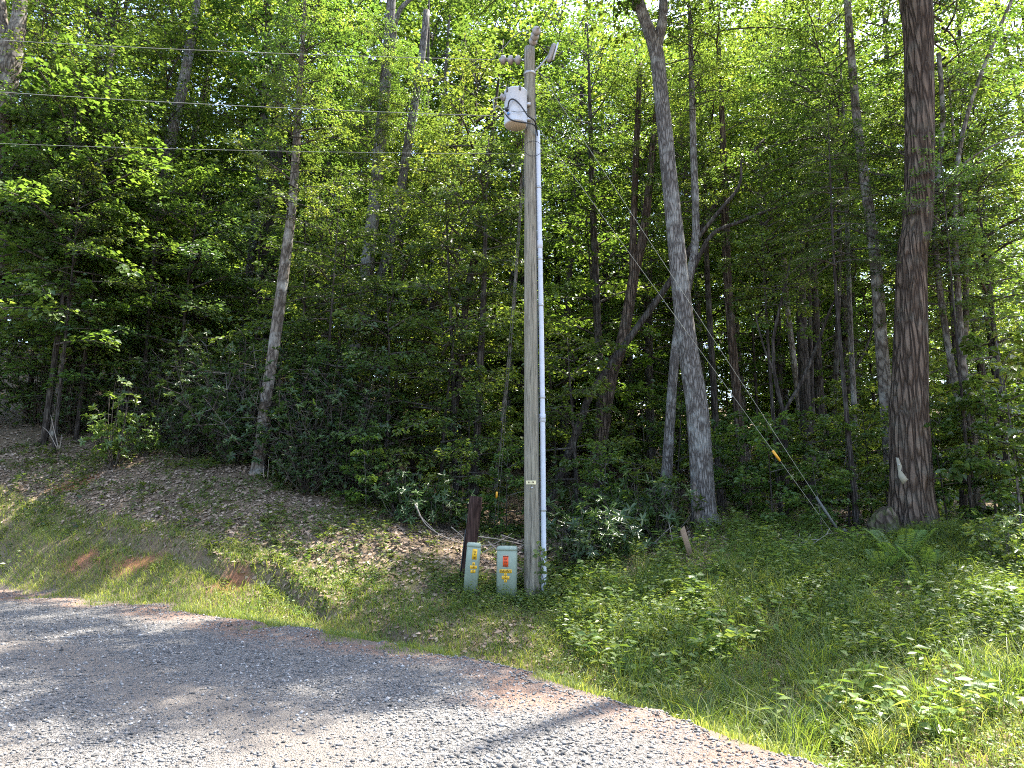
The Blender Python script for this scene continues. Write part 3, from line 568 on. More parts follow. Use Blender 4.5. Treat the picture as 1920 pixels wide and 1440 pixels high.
# --- trees nothing tells apart: young trees of the wood's edge and the crowd behind
TRUNK = {}
for _k, (_h, _r, _mt) in {'mid': (9, .07, 'bark_dark'), 'mid_bright': (9, .07, 'bark_dark'), 'canopy_big': (20, .16, 'bark_grey'), 'canopy_thin': (20, .16, 'bark_dark'), 'mid_dark': (9, .075, 'bark_dark'), 'canopy': (20, .16, 'bark_dark'), 'canopy_bright': (20, .16, 'bark_grey'), 'layer': (6, .06, 'bark_dark'), 'sapling': (3.4, .022, 'bark_dark'), 'hemlock': (10, .10, 'bark_dark'), 'maple': (4.2, .025, 'bark_grey')}.items():
    TRUNK[_k] = []
    for _j in range(2):
        _rg = np.random.default_rng(_j+7); _t = np.linspace(0, 1, 14)
        _p = np.stack([_rg.normal(0, .02)*_h*_t+.02*_h*np.sin(4*_t+_j)*_t, _rg.normal(0, .02)*_h*_t, -.3+(_h+.3)*_t], -1)
        TRUNK[_k].append(MB().add(*tube(_p, _r*(1.15-.95*_t), 8, True, .05, bark_ridges(_j, .05, 4), _rg)).mesh('trunk', M[_mt], True))
def fill_tree(kind, x, y, zc, scl, label, group, name='tree', cat='tree', rng=RNG):
    """x, y on the ground; crown begins zc above the ground"""
    TREE_N[0] += 1; root = thing(name, label, cat, (x, y, hz(x, y)), group, (0, 0, rng.random()*6.28))
    th = {'mid': 9, 'mid_bright': 9, 'mid_dark': 9, 'canopy': 20, 'canopy_big': 20, 'canopy_thin': 20, 'canopy_bright': 20, 'layer': 6, 'sapling': 3.4, 'hemlock': 10, 'maple': 4.2}[kind]
    ch = CROWN_SIZE[kind][0]*scl
    w = min(scl, 1.1); link('trunk', TRUNK[kind][TREE_N[0] % 2], root, scl=(w, w, (zc+ch*.96)/th))
    crown_parts(root, kind, (0, 0, zc), scl, rng.random()*6.28); return root
rg = np.random.default_rng(77)
ORD = 'first second third fourth fifth sixth seventh eighth ninth tenth eleventh twelfth thirteenth fourteenth fifteenth sixteenth seventeenth eighteenth nineteenth twentieth twenty-first twenty-second twenty-third twenty-fourth'.split()
def scatter(kinds, n, xr, yr, zc, scl, label, group, avoid=0.0, ok=None, mind=1.2):
    pts = []; tries = 0; made = []
    while len(pts) < n and tries < 4000:
        tries += 1; x, y = rg.uniform(*xr), rg.uniform(*yr)
        if ok is not None and not ok(x, y): continue
        if any((x-a)**2+(y-b)**2 < mind**2 for a, b in pts): continue
        kd, zz, ss = kinds[(len(pts)+1) % len(kinds)], rg.uniform(*zc), rg.uniform(*scl)
        if y < 30 and sun_hits(kd, x, y, hz(x, y)+zz, ss, .95) > 0: continue
        pts.append((x, y)); made.append((x/y, fill_tree(kd, x, y, zz, ss, label, group, rng=rg)))
    if n <= 24:                      # few enough to count: each gets its place in the row
        made.sort(key=lambda q: q[0])
        for k, (_, o) in enumerate(made): o['label'] = ('leftmost' if k == 0 else 'rightmost' if k == len(made)-1 else ORD[k]+' from the left')+label[3:]
left_ok = lambda x, y: abs(x) < .80*y+2 and x < -.6
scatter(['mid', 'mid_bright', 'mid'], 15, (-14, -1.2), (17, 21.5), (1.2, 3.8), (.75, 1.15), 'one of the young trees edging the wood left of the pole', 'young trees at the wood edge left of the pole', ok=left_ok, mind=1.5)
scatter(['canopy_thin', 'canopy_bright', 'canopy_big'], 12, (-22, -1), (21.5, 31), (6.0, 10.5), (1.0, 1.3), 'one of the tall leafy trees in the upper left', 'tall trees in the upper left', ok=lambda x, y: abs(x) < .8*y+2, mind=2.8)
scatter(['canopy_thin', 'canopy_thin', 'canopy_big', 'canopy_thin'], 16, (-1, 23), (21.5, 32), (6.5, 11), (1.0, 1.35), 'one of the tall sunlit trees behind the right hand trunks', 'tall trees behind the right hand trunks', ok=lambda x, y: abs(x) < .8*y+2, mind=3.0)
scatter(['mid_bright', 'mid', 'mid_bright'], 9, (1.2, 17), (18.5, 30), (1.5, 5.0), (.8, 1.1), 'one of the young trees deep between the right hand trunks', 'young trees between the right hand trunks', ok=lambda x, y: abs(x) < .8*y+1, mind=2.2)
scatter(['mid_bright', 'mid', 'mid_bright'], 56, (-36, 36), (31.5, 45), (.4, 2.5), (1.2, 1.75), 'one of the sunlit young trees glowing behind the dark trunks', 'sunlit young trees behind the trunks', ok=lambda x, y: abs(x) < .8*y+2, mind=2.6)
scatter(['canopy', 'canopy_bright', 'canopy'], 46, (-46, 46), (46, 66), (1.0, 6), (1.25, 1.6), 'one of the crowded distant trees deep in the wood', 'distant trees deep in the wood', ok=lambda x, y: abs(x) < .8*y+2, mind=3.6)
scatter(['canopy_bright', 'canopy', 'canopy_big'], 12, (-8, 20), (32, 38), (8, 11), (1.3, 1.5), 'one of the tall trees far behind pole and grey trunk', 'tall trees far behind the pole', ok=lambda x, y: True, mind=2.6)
# ------------------------------------------------------------------ utility pole, transformer, wires, pedestals
def plain(name, col, rough=.6, spec=.4, metal=0.0, sc=30, var=.35, dist=.002):
    m, nt, out = nodes(name); n = noise(nt, sc, 5, objco(nt)); n2 = noise(nt, 3, 4, objco(nt))
    c = mixc(nt, var, col, ramp(nt, n, [(.25, tuple(.6*q for q in col)), (.75, tuple(min(1, 1.25*q) for q in col))]))
    c = mixc(nt, var*.7, c, ramp(nt, n2, [(.35, (.6, .57, .52)), (.65, (1.05, 1.05, 1.05))]), 'MULTIPLY')
    principled(nt, out, c, rough, spec, metal, bump(nt, n, dist)); return m
def pole_wood():
    m, nt, out = nodes('weathered_pole_wood'); co = objco(nt, (1, 1, .05)); n1 = ramp(nt, noise(nt, 30, 6, co, .7), [(.32, (0, 0, 0)), (.68, (1, 1, 1))]); n2 = noise(nt, 1.1, 4, objco(nt)); n3 = noise(nt, 70, 3, objco(nt, (1, 1, .03)))
    c = mixc(nt, n1, (.10, .085, .064), (.36, .31, .24)); c = mixc(nt, ramp(nt, n2, [(.35, (0, 0, 0)), (.7, (.55, .55, .55))]), c, (.19, .18, .12))
    c = mixc(nt, ramp(nt, n3, [(.56, (0, 0, 0)), (.63, (.85, .85, .85))]), c, (.05, .045, .035))
    principled(nt, out, c, .9, .15, 0, bump(nt, mixc(nt, .5, n1, n3), .012)); return m
def tank_paint():
    m, nt, out = nodes('grey_tank_paint'); n = noise(nt, 9, 6, objco(nt), .7); n2 = noise(nt, 30, 4, objco(nt, (1, 1, .15)))
    c = mixc(nt, ramp(nt, n2, [(.5, (0, 0, 0)), (.8, (.35, .35, .35))]), (.50, .53, .59), (.36, .34, .31))
    c = mixc(nt, ramp(nt, n, [(.66, (0, 0, 0)), (.74, (.8, .8, .8))]), c, (.20, .10, .05))
    principled(nt, out, c, .42, .45, 0, bump(nt, n, .002)); return m
M['pole'] = pole_wood(); M['tank'] = tank_paint()
M['pvc'] = plain('grey_conduit_plastic', (.50, .51, .55), .45, .45, 0, 14, .25)
M['porcelain'] = plain('grey_porcelain', (.28, .25, .23), .3, .6, 0, 20, .3)
M['cable'] = plain('black_cable', (.012, .012, .013), .45, .5)
M['steel'] = plain('galvanised_steel', (.36, .36, .36), .45, .5, .7)
M['wire'] = plain('aluminium_wire', (.27, .26, .21), .5, .5, .3)
M['darkwire'] = plain('dark_wire', (.10, .10, .09), .6, .3, .3)
M['pedestal'] = plain('pale_green_plastic', (.255, .295, .225), .55, .35, 0, 8, .35)
M['orange'] = plain('orange_sticker', (.80, .09, .02), .5, .4, 0, 40, .1)
M['yellow'] = plain('yellow_sticker', (.75, .42, .02), .5, .4, 0, 40, .1)
M['ink'] = plain('dark_ink', (.06, .03, .015), .7, .2)
M['tagwhite'] = plain('yellowed_tag', (.72, .62, .36), .5, .4)
M['postwood'] = bark('creosoted_wood', (.03, .016, .013), (.10, .055, .042), (.12, .08, .06), .1, .05, 26, .006)
M['plank'] = plain('weathered_plank', (.26, .18, .12), .9, .2, 0, 30, .5)
M['guard'] = plain('yellow_guy_guard', (.75, .36, .03), .5, .4)
M['blue'] = plain('blue_plug', (.05, .18, .45), .4, .5)
M['paper'] = plain('dirty_plastic_sheet', (.24, .22, .16), .6, .3)

def px_size(n, p): return n*(p[1]*math.cos(PITCH)+(p[2]-EYE)*math.sin(PITCH))/FPX
def lathe(p, d, prof, sides=16):
    """profile [(distance along d, radius)] turned round the axis from p"""
    d = nrm(np.asarray(d, float)); P = np.array([np.asarray(p)+d*q[0] for q in prof]); r = np.array([q[1] for q in prof])
    a = nrm(np.cross(d, [0.3, 1, .2])); b = np.cross(d, a); th = np.linspace(0, 2*math.pi, sides, endpoint=False); n = len(prof)
    V = (P[:, None]+r[:, None, None]*(np.cos(th)[None, :, None]*a+np.sin(th)[None, :, None]*b)).reshape(-1, 3)
    i = np.arange(n-1)[:, None]*sides; j = np.arange(sides)[None]; k = (j+1) % sides
    V = np.concatenate([V, P[:1], P[-1:]]); j1 = np.arange(sides); k1 = (j1+1) % sides
    return V, [np.stack([i+j, i+k, i+sides+k, i+sides+j], -1).reshape(-1, 4),
               np.concatenate([np.stack([np.full(sides, n*sides), k1, j1], -1), np.stack([np.full(sides, n*sides+1), (n-1)*sides+j1, (n-1)*sides+k1], -1)])]
def text_mesh(body, size, mat, depth=.0008):
    cu = bpy.data.curves.new('lettering', 'FONT'); cu.body = body; cu.size = size; cu.align_x = 'CENTER'; cu.align_y = 'CENTER'; cu.extrude = depth; cu.offset = size*.012
    o = bpy.data.objects.new('lettering', cu); COL.objects.link(o); dg = bpy.context.evaluated_depsgraph_get()
    me = bpy.data.meshes.new_from_object(o.evaluated_get(dg)); bpy.data.objects.remove(o); bpy.data.curves.remove(cu)
    me.materials.clear(); me.materials.append(mat); return me

PY = 11.5
pb = at(998, 1124, PY); pb[2] = hz(pb[0], pb[1]); pt = at(993, 90, PY)
pole = thing('utility_pole', 'tall weathered grey wooden utility pole with conduit, standing in the grass', 'utility pole', pb)
tt = np.linspace(0, 1, 40)[:, None]
P = pb+(pt-pb)*tt; P = np.concatenate([[pb-np.array([0, 0, .5])], P]); rr = np.concatenate([[.130], .129+(.094-.129)*tt[:, 0]])
shaft = link('shaft', MB().add(*tube(P-pb, rr, 28, True, .012, bark_ridges(3, .012, 8))).mesh('shaft', M['pole'], True), pole)
def on_pole(py):
    zz = at(995, py, PY)[2]; return pb+(pt-pb)*((zz-pb[2])/(pt[2]-pb[2]))
def rad_at(p): return .129+(.094-.129)*(p[2]-pb[2])/(pt[2]-pb[2])
# conduit with straps and couplings
cp = np.array([at(x, y, PY-.02) for x, y in ((1020, 1135), (1019, 1000), (1017, 760), (1014, 560), (1011, 400), (1008, 246))]); cp[0, 2] = hz(cp[0, 0], cp[0, 1])-.1
cpth = curve(cp, 30); con = link('conduit', MB().add(*tube(cpth-pb, .043, 16)).mesh('conduit', M['pvc'], True), pole)
def con_at(py):
    zz = at(1015, py, PY)[2]; i = np.argmin(np.abs(cpth[:, 2]-zz)); return cpth[i].copy()
for y in (345, 478, 582, 738, 785, 963):
    c = con_at(y); q = on_pole(y); mb = MB().add(*lathe(c-pb+[0, 0, -.02], (0, 0, 1), [(0, .050), (.005, .053), (.035, .053), (.04, .050)], 14))
    d = nrm((q-c)*[1, 1, 0]); w = np.linalg.norm((q-c)[:2])-rad_at(q)*.95
    mb.add(*tube([c-pb+d*.04, c-pb+d*max(.05, w)], .016, 6)); link('strap', mb.mesh('strap', M['steel'], True), con)
for y in (466, 765): link('coupling', MB().add(*lathe(con_at(y)-pb-[0, 0, .07], (0, 0, 1), [(0, .046), (.004, .052), (.13, .052), (.14, .046)], 16)).mesh('coupling', M['pvc'], True), con)
q = on_pole(680); gw = np.array([on_pole(y)+np.array([rad_at(on_pole(y))*.93, -rad_at(on_pole(y))*.42, 0]) for y in (1118, 1000, 800, 600, 400, 250, 150)])
link('ground_wire', MB().add(*tube(curve(gw, 30)-pb, .008, 6)).mesh('ground_wire', M['darkwire']), pole)
# number tag bent round the shaft, with its digits
q = on_pole(905); r0 = rad_at(q)+.010
def wrap(me, zc, r):
    for v in me.vertices:
        a = v.co.x/r-.12; v.co = Vector((q[0]-pb[0]+math.sin(a)*(r+v.co.z), q[1]-pb[1]-math.cos(a)*(r+v.co.z), zc+v.co.y))
    me.update(); return me
tx = np.linspace(-.085, .085, 9); V = np.array([(x, y, 0) for y in (-.03, .03) for x in tx]); F = np.array([[i, i+1, i+10, i+9] for i in range(8)])
tg = link('number_tag', wrap(MB().add(V, F).mesh('number_tag', M['tagwhite']), q[2]-pb[2], r0), pole)
link('digits', wrap(text_mesh('81178', .04, M['ink']), q[2]-pb[2], r0+.003), tg)
link('nail_washer', MB().add(*lathe(q-pb+[.0, -r0-.002, -.085], (0, -1, 0), [(0, .016), (.004, .016), (.006, .008)], 12)).mesh('nail_washer', M['steel']), pole)
# strain insulators and fuse cutout
def bells(p, d, n, r, pitch, name):
    for k in range(n):
        s = link(name, MB().add(*lathe(np.asarray(p)-pb+nrm(np.asarray(d, float))*pitch*k, d, [(0, r*.3), (.01, r*.5), (.02, r*.92), (.045, r), (.085, r*.9), (.095, r*.6), (.11, r*.4), (pitch, r*.3)], 14)).mesh(name, M['porcelain'], True), pole)
i0 = on_pole(113); ie = at(926, 112, PY+.1); bells(i0+nrm(ie-i0)*.16, ie-i0, 3, .082, .135, 'strain_insulator')
link('strain_clamp', MB().add(*tube([i0-pb, i0-pb+nrm(ie-i0)*.18], .012, 6)).mesh('strain_clamp', M['steel']), pole)
wt = at(1045, 0, 9.6); t0 = pt+np.array([.03, -.08, -.06]); wd = nrm(wt-t0); bells(t0+wd*.1+[0, 0, .06], wd+[0.0, 0, .25], 3, .080, .14, 'dead_end_insulator')
c0 = at(1040, 82, PY-.1); c1 = at(1028, 116, PY-.05); cz = nrm(c0-c1); ln = np.linalg.norm(c0-c1)
prof = [(0, .03)]+[(ln*(.08+.84*k/22), .052 if k % 2 else .036) for k in range(23)]+[(ln, .03)]
cut = link('fuse_cutout', MB().add(*lathe(c1-pb, cz, prof, 12)).mesh('fuse_cutout', M['porcelain'], True), pole)
link('fuse_tube', MB().add(*tube([c1-pb+[.085, -.03, .02], c0-pb+[.06, -.03, 0]], .016, 8)).mesh('fuse_tube', M['pvc'], True), cut)
k0 = on_pole(140); link('cutout_bracket', MB().add(*tube(curve([k0-pb, k0-pb+[.14, -.03, .10], c1-pb+cz*ln*.4+[-.02, 0, 0]], 8), .018, 8)).mesh('cutout_bracket', M['steel'], True), pole)
link('band', MB().add(*lathe(k0-pb-[0, 0, .02], (0, 0, 1), [(0, .112), (.04, .112)], 20)).mesh('band', M['steel'], True), pole)
jm = curve([t0-pb+wd*.55+[0, 0, .15], t0-pb+[-.25, -.1, .22], t0-pb+[-.50, 0, .0], ie-pb+[-.05, 0, -.02]], 16); link('jumper_wire', MB().add(*tube(jm, .006, 5)).mesh('jumper_wire', M['wire']), pole)
lp = on_pole(285); th = np.linspace(0, 6.0, 24); link('wire_loop', MB().add(*tube(np.stack([lp[0]-pb[0]+.05+.16*np.cos(th), np.full(24, lp[1]-pb[1]-.125), lp[2]-pb[2]+.14*np.sin(th)], -1), .005, 5)).mesh('wire_loop', M['cable']), pole)

# transformer hung on the pole
xb = at(967, 236, PY-.22); xt = at(966, 172, PY-.22); R_ = px_size(21.5, xb); H_ = xt[2]-xb[2]
xf = thing('pole_transformer', 'light grey cylindrical transformer tank hung high on the utility pole', 'transformer', xb)
link('tank', MB().add(*lathe((0, 0, 0), (0, 0, 1), [(.0, R_*.93), (.004, R_*.97), (.02, R_), (H_*.93, R_), (H_*.935, R_*1.03), (H_*.97, R_*1.03), (H_*.985, R_*.97), (H_+.03, R_*.55)], 32)).mesh('tank', M['tank'], True), xf)
M['tank_under_bounce'] = plain('tank_underside_bounce', (.55, .47, .39), .7, .3)  # beige of light bounced up from the gravel, painted into the underside
link('tank_bottom', MB().add(*lathe((0, 0, -.006), (0, 0, 1), [(0, R_*.90), (.004, R_*.92), (.012, R_*.92)], 32)).mesh('tank_bottom', M['tank_under_bounce'], True), xf)
for k in (.28, .72): link('hanger_lug', MB().add(*box(np.array([R_*.92, .12, H_*k]), (.16, .09, .05))).mesh('hanger_lug', M['steel']), xf)
link('bushing', MB().add(*lathe((-R_*.93, -.05, H_*.74), (-.8, -.2, .5), [(0, .05), (.02, .065), (.03, .045), (.05, .06), (.06, .04), (.08, .055), (.10, .03)], 14)).mesh('bushing', M['porcelain'], True), xf)
for a in (-2.4, -1.2, .3): link('lid_clamp', MB().add(*box(np.array([math.cos(a)*R_*1.02, math.sin(a)*R_*1.02, H_*.93]), (.03, .03, .09))).mesh('lid_clamp', M['darkwire']), xf)
link('blue_plug', MB().add(*lathe((-R_*.62, -R_*.80, H_*.20), (-.3, -1, 0), [(0, .022), (.03, .022), (.035, .015)], 10)).mesh('blue_plug', M['blue'], True), xf)
link('low_voltage_bushing', MB().add(*lathe((-R_*.74, -R_*.72, H_*.32), (-.5, -1, .1), [(0, .03), (.05, .03), (.055, .02)], 10)).mesh('low_voltage_bushing', M['cable'], True), xf)
ct = con_at(250)-xb
def cable(pts, r, mat, name): link(name, MB().add(*tube(curve(pts, 24), r, 7)).mesh(name, M[mat], True), xf)
rel = lambda x, y, dY=0: at(x, y, PY-.22-R_-.04+dY)-xb
cable([rel(952, 202, .06), rel(955, 189), rel(963, 186), rel(975, 196), rel(990, 217), rel(1003, 228, .15), ct+[0, 0, -.1]], .013, 'cable', 'supply_cable')
cable([rel(950, 217, .08), rel(957, 224), rel(970, 228), rel(990, 231), rel(1003, 236, .1), ct+[0, 0, -.1]], .013, 'cable', 'supply_cable')
cable([rel(950, 217, .08), rel(942, 206), rel(936, 200), rel(929, 199), rel(926, 208), rel(925, 194), rel(926, 186), rel(934, 183), rel(942, 183, .12)], .010, 'wire', 'bare_lead')
cable([rel(958, 208, 0), rel(972, 210), rel(992, 208, .05)], .005, 'darkwire', 'ground_lead')

def wire(name, label, pts, r=.007, mat='wire', sag=0.0, cat='wire', group=None):
    p = np.asarray(pts, float); t = np.linspace(0, 1, 20); q = p[0]+(p[1]-p[0])*t[:, None]; q[:, 2] -= sag*4*t*(1-t)
    return tag(link(name, MB().add(*tube(q-p[0], r, 6)).mesh(name, M[mat], True), loc=p[0]), label, cat, group)
def beyond(a, b, k): return a+(np.asarray(b)-a)*k
wire('overhead_wire', 'topmost overhead wire running left from the white insulators on the pole', [ie, beyond(ie, at(0, 66, 13.2), 1.6)], .0055, 'wire', .12)
n0 = at(948, 218, PY-.1); wire('overhead_wire', 'middle overhead wire running left from beside the transformer tank', [n0, beyond(n0, at(0, 163, 13.2), 1.6)], .0055, 'wire', .12)
n1 = on_pole(289)-[.1, 0, 0]; wire('overhead_wire', 'lowest and thinnest overhead wire running left from below the transformer', [n1, beyond(n1, at(0, 261, 13.2), 1.6)], .0038, 'wire', .1)
w0 = t0+wd*.6+[0, 0, .12]; wire('overhead_wire', 'overhead wire leaving the top of the pole towards the viewer', [w0, w0+wd*34+[0, 0, .6]], .009, 'wire', .3)
anc = at(1588, 1014, 12.5); anc[2] = hz(anc[0], anc[1])
def guy(label, a, b, guard_t=None, mat='wire', r=.0042, gc=None):
    w = wire('guy_wire', label, [a, b], r, mat, cat='guy wire', group='guy wires'); d = np.asarray(b)-a
    if guard_t: link('marker_sleeve', MB().add(*tube([d*guard_t[0], d*guard_t[1]], .022, 8)).mesh('marker_sleeve', M[gc or 'guard'], True), w)
    return w
guy('lower guy wire slanting right from the transformer, with an orange marker', on_pole(232)+[.1, 0, 0], anc+[-.09, 0, 0], (.776, .80))
guy('upper guy wire slanting right from the top of the pole', on_pole(122)+[.09, 0, 0], anc+[.02, 0, 0], (.9, .995), gc='darkwire')
an2 = at(925, 1010, 14.6); an2[2] = hz(an2[0], an2[1])
guy('thin guy wire behind the pole with a small orange tag', on_pole(292)+[-.1, .05, 0], an2, (.868, .885), 'darkwire', .0045)
guy('thin guy wire behind the pole without any tag', on_pole(318)+[-.1, .05, 0], an2+[.06, 0, 0], None, 'darkwire', .004)
av = thing('anchor_rod', 'dark steel anchor rod where the right guy wires meet the ground', 'anchor', anc); link('rod', MB().add(*tube([[-.03, 0, .25], [0, 0, -.2]], .014, 6)).mesh('rod', M['darkwire']), av); link('eye', MB().add(*lathe((-.035, -.03, .27), (0, 1, 0), [(0, .04), (.05, .04)], 10)).mesh('eye', M['darkwire']), av)

# pedestals
def pedestal(label, px, py, Y, w, dpt, h, lean, turn, lines, sticker, stick_mat, stick_off):
    b = at(px, py, Y); b[2] = hz(b[0], b[1])-.03
    t = thing('utility_pedestal', label, 'pedestal', b, 'pale green pedestals beside the pole', (math.radians(-1), math.radians(lean), math.radians(turn)))
    V, Fs = box(np.array([0, 0, h*.45]), (w, dpt, h*.9+.1), .03)
    body = link('body', MB().add(V, Fs).mesh('body', M['pedestal']), t)
    lid = link('lid', MB().add(*box(np.array([0, 0, h*.955]), (w*1.035, dpt*1.035, h*.085), .035)).mesh('lid', M['pedestal']), t)
    fy = -dpt/2-.003
    sx, sz, sw, sh = stick_off
    st = link('sticker', MB().add(*box(np.array([sx, fy, h*sz]), (sw, .003, sh))).mesh('sticker', M[stick_mat]), t)
    for k, (zz, ww, hh) in enumerate(sticker): link('print_line', MB().add(*box(np.array([sx, fy-.002, h*sz+zz*sh]), (sw*ww, .002, sh*hh))).mesh('print_line', M['ink']), st)
    for body_t, z, size in lines:
        bgm = MB().add(*box(np.array([sx*.8, fy, h*z]), (size*.72*len(body_t)+.01, .002, size*1.05))).mesh('lettering_patch', M['yellow'])
        lb = link('lettering_patch', bgm, t); link('lettering', text_mesh(body_t, size, M['ink']), lb, (sx*.8, fy-.003, h*z), (math.radians(90), 0, 0))
    return t
pedestal('narrow pale green pedestal leaning against the brown post, yellow sticker', 881, 1113, 11.35, .215, .2, .80, 4.5, 6, [('1', .60, .04), ('141', .535, .045), ('12', .455, .045)],
         [(.30, .6, .05), (.20, .5, .05), (.02, .35, .10), (-.28, .5, .08), (-.40, .4, .05)], 'yellow', (.015, .78, .075, .16))
pedestal('wider upright pale green pedestal between post and pole, orange sticker', 950, 1122, 11.3, .305, .24, .83, .5, -6, [('DANNY', .545, .05), ('2', .485, .04), ('101', .43, .05), ('5', .37, .04)],
         [(.42, .9, .07), (.28, .7, .04), (.16, .6, .05), (.02, .5, .05), (-.12, .6, .05), (-.25, .6, .04), (-.42, .9, .07)], 'orange', (-.01, .725, .085, .165))
b0 = at(874, 1104, 11.75); b0[2] = hz(b0[0], b0[1]); b1 = at(893, 931, 11.8)
post = thing('wooden_post', 'short dark brown wooden post leaning right behind the pedestals', 'post', b0)
link('shaft', MB().add(*tube((b0+(b1-b0)*np.linspace(-.2, 1, 12)[:, None])-b0, .108, 20, True, .015, bark_ridges(9, .015, 7))).mesh('shaft', M['postwood'], True), post)
gwp = [b0+(b1-b0)*t+np.array([-.105, -.06, 0]) for t in (.05, .35, .6)]; link('ground_wire', MB().add(*tube(curve(np.array(gwp)-b0, 10), .012, 6)).mesh('ground_wire', M['cable']), post)
s0 = at(1296, 1046, 12.2); s0[2] = hz(s0[0], s0[1]); s1 = at(1277, 990, 12.2)
stk = thing('wooden_stake', 'short broken wooden board sticking out of the ground at a slant', 'stake', s0); a_ = s1-s0
V, Fs = box(np.array([0, 0, np.linalg.norm(a_)*.42]), (.10, .025, np.linalg.norm(a_)*1.15), .004); V[V[:, 2] > V[:, 2].max()-.02, 2] += V[V[:, 2] > V[:, 2].max()-.02, 0]*.5
link('board', MB().add(V, Fs).mesh('board', M['plank']), stk, rot=(0, math.atan2(a_[0], a_[2]), .3))
sb0 = at(1308, 990, 14.0); sb0[2] = hz(sb0[0], sb0[1]); sb1 = at(1301, 905, 14.1)
sn = thing('dead_sapling', 'thin split dead sapling leaning on the foot of the big grey trunk', 'dead sapling', sb0)
link('stem', MB().add(*tube(curve([sb0-[0, 0, .1]-sb0, (sb1-sb0)*.5+[.01, 0, 0], sb1-sb0], 8), np.linspace(.075, .045, 8), 9, True, .12)).mesh('stem', M['bark_light'], True), sn)
# torn sheet nailed to the huge trunk
c = at(1686, 893, 12.5); V = np.array([(-.03, 0, .33), (.01, -.02, .32), (.06, -.01, .18), (-.01, .01, .16), (.03, -.02, .10), (.14, -.03, -.06), (.02, -.05, -.15), (-.02, -.01, .0), (.06, -.05, -.02)])
F = np.array([[0, 3, 2], [0, 2, 1], [3, 4, 2], [3, 7, 4], [4, 7, 8], [4, 8, 5], [7, 6, 8], [8, 6, 5]])
sh = thing('torn_sheet', 'torn dirty white sheet nailed to the huge furrowed trunk', 'torn sheet', c); o = link('sheet', MB().add(V, F).mesh('sheet', M['paper']), sh)
md = o.modifiers.new('thickness', 'SOLIDIFY'); md.thickness = .004
link('nail', MB().add(*lathe((0, -.02, .2), (0, -1, 0), [(0, .008), (.01, .012), (.014, .012)], 8)).mesh('nail', M['steel']), sh)
# ------------------------------------------------------------------ shrubs, saplings and herbs one can tell apart
SH_N = [0]
def shrub(kind, px, Y, scl, label, name='shrub', cat='shrub', k=None, rz=None, group=None, dx=0.0):
    SH_N[0] += 1; x = (px-960)/FPX*(Y*math.cos(PITCH))+dx; x = at(px, 960, Y)[0]+dx
    fol, st = SHRUB[kind][(SH_N[0] if k is None else k) % len(SHRUB[kind])]
    root = thing(name, label, cat, (x, Y, hz(x, Y)), group, (0, 0, SH_N[0]*2.1 if rz is None else rz))
    link('foliage', fol, root, scl=scl); link('stems', st, root, scl=scl); return root
shrub('laurel', 55, 18.8, 1.1, 'dark laurel bush in shade at the far left top of the bank', 'laurel_shrub')
shrub('laurel', 120, 18.2, .8, 'small laurel bush left of the sunlit azalea', 'laurel_shrub')
shrub('laurel', 300, 18.5, 1.1, 'laurel bush in shade close behind the sunlit azalea', 'laurel_shrub')
shrub('laurel', 372, 18.6, 1.3, 'laurel bush in deep shade right of the sunlit azalea', 'laurel_shrub')
shrub('laurel', 450, 16.8, 1.3, 'tall laurel bush left of the leaning brown trunk', 'laurel_shrub')
shrub('laurel', 535, 15.9, 1.3, 'large dark laurel bush beside the leaning brown trunk', 'laurel_shrub')
shrub('laurel', 605, 15.4, 1.05, 'dark laurel bush overhanging the bank right of the brown trunk', 'laurel_shrub')
shrub('laurel', 655, 16.6, 1.3, 'laurel bush behind the sunlit big leaved seedling', 'laurel_shrub')
shrub('laurel', 350, 16.7, .62, 'low laurel clump at the top edge of the bank below the layered tree', 'laurel_shrub')
shrub('laurel', 436, 16.0, .6, 'low laurel clump left of the foot of the leaning brown trunk', 'laurel_shrub')
shrub('laurel', 575, 14.8, .62, 'low laurel clump right of the foot of the leaning brown trunk', 'laurel_shrub')
shrub('laurel', 650, 15.0, .6, 'low laurel clump just left of the sunlit big leaved seedling', 'laurel_shrub')
shrub('rhodo_dark', 835, 14.3, .75, 'low dark rhododendron left of the brown post', 'rhododendron')
shrub('azalea', 205, 16.0, 1.25, 'sunlit yellow green azalea with bare stems on the bank', 'azalea_shrub')
shrub('azalea', 262, 16.6, .62, 'small azalea in half shade right of the sunlit azalea', 'azalea_shrub')
shrub('rhodo_dark', 765, 14.2, .85, 'dark rhododendron with long leaves behind the bank left of the post', 'rhododendron')
shrub('rhodo_dark', 725, 15.0, .7, 'small rhododendron beside the sunlit seedling', 'rhododendron')
shrub('rhodo', 1075, 12.6, .92, 'sunlit pale rhododendron just right of the pole', 'rhododendron')
shrub('rhodo', 1150, 12.9, .95, 'sunlit rhododendron, right one of the pale pair by the pole', 'rhododendron')
shrub('rhodo_dark', 1228, 13.9, 1.0, 'dark rhododendron in front of the speckled trunk', 'rhododendron')
shrub('rhodo_dark', 1180, 14.8, 1.1, 'dark rhododendron in the shade behind the pale pair', 'rhododendron')
shrub('rhodo_dark', 1085, 15.0, 1.0, 'dark rhododendron in the shade behind the pole', 'rhododendron')
shrub('bush', 1880, 10.6, .95, 'leafy sunlit bush at the right edge of the grass', 'bush')
shrub('bush', 1835, 11.4, .75, 'smaller leafy bush left of the right edge bush', 'bush')
shrub('bush', 985, 11.95, .55, 'low leafy bush hiding the ground behind the pole', 'bush')
shrub('bush', 1040, 11.2, .42, 'low leafy plant at the foot of the conduit', 'bush')

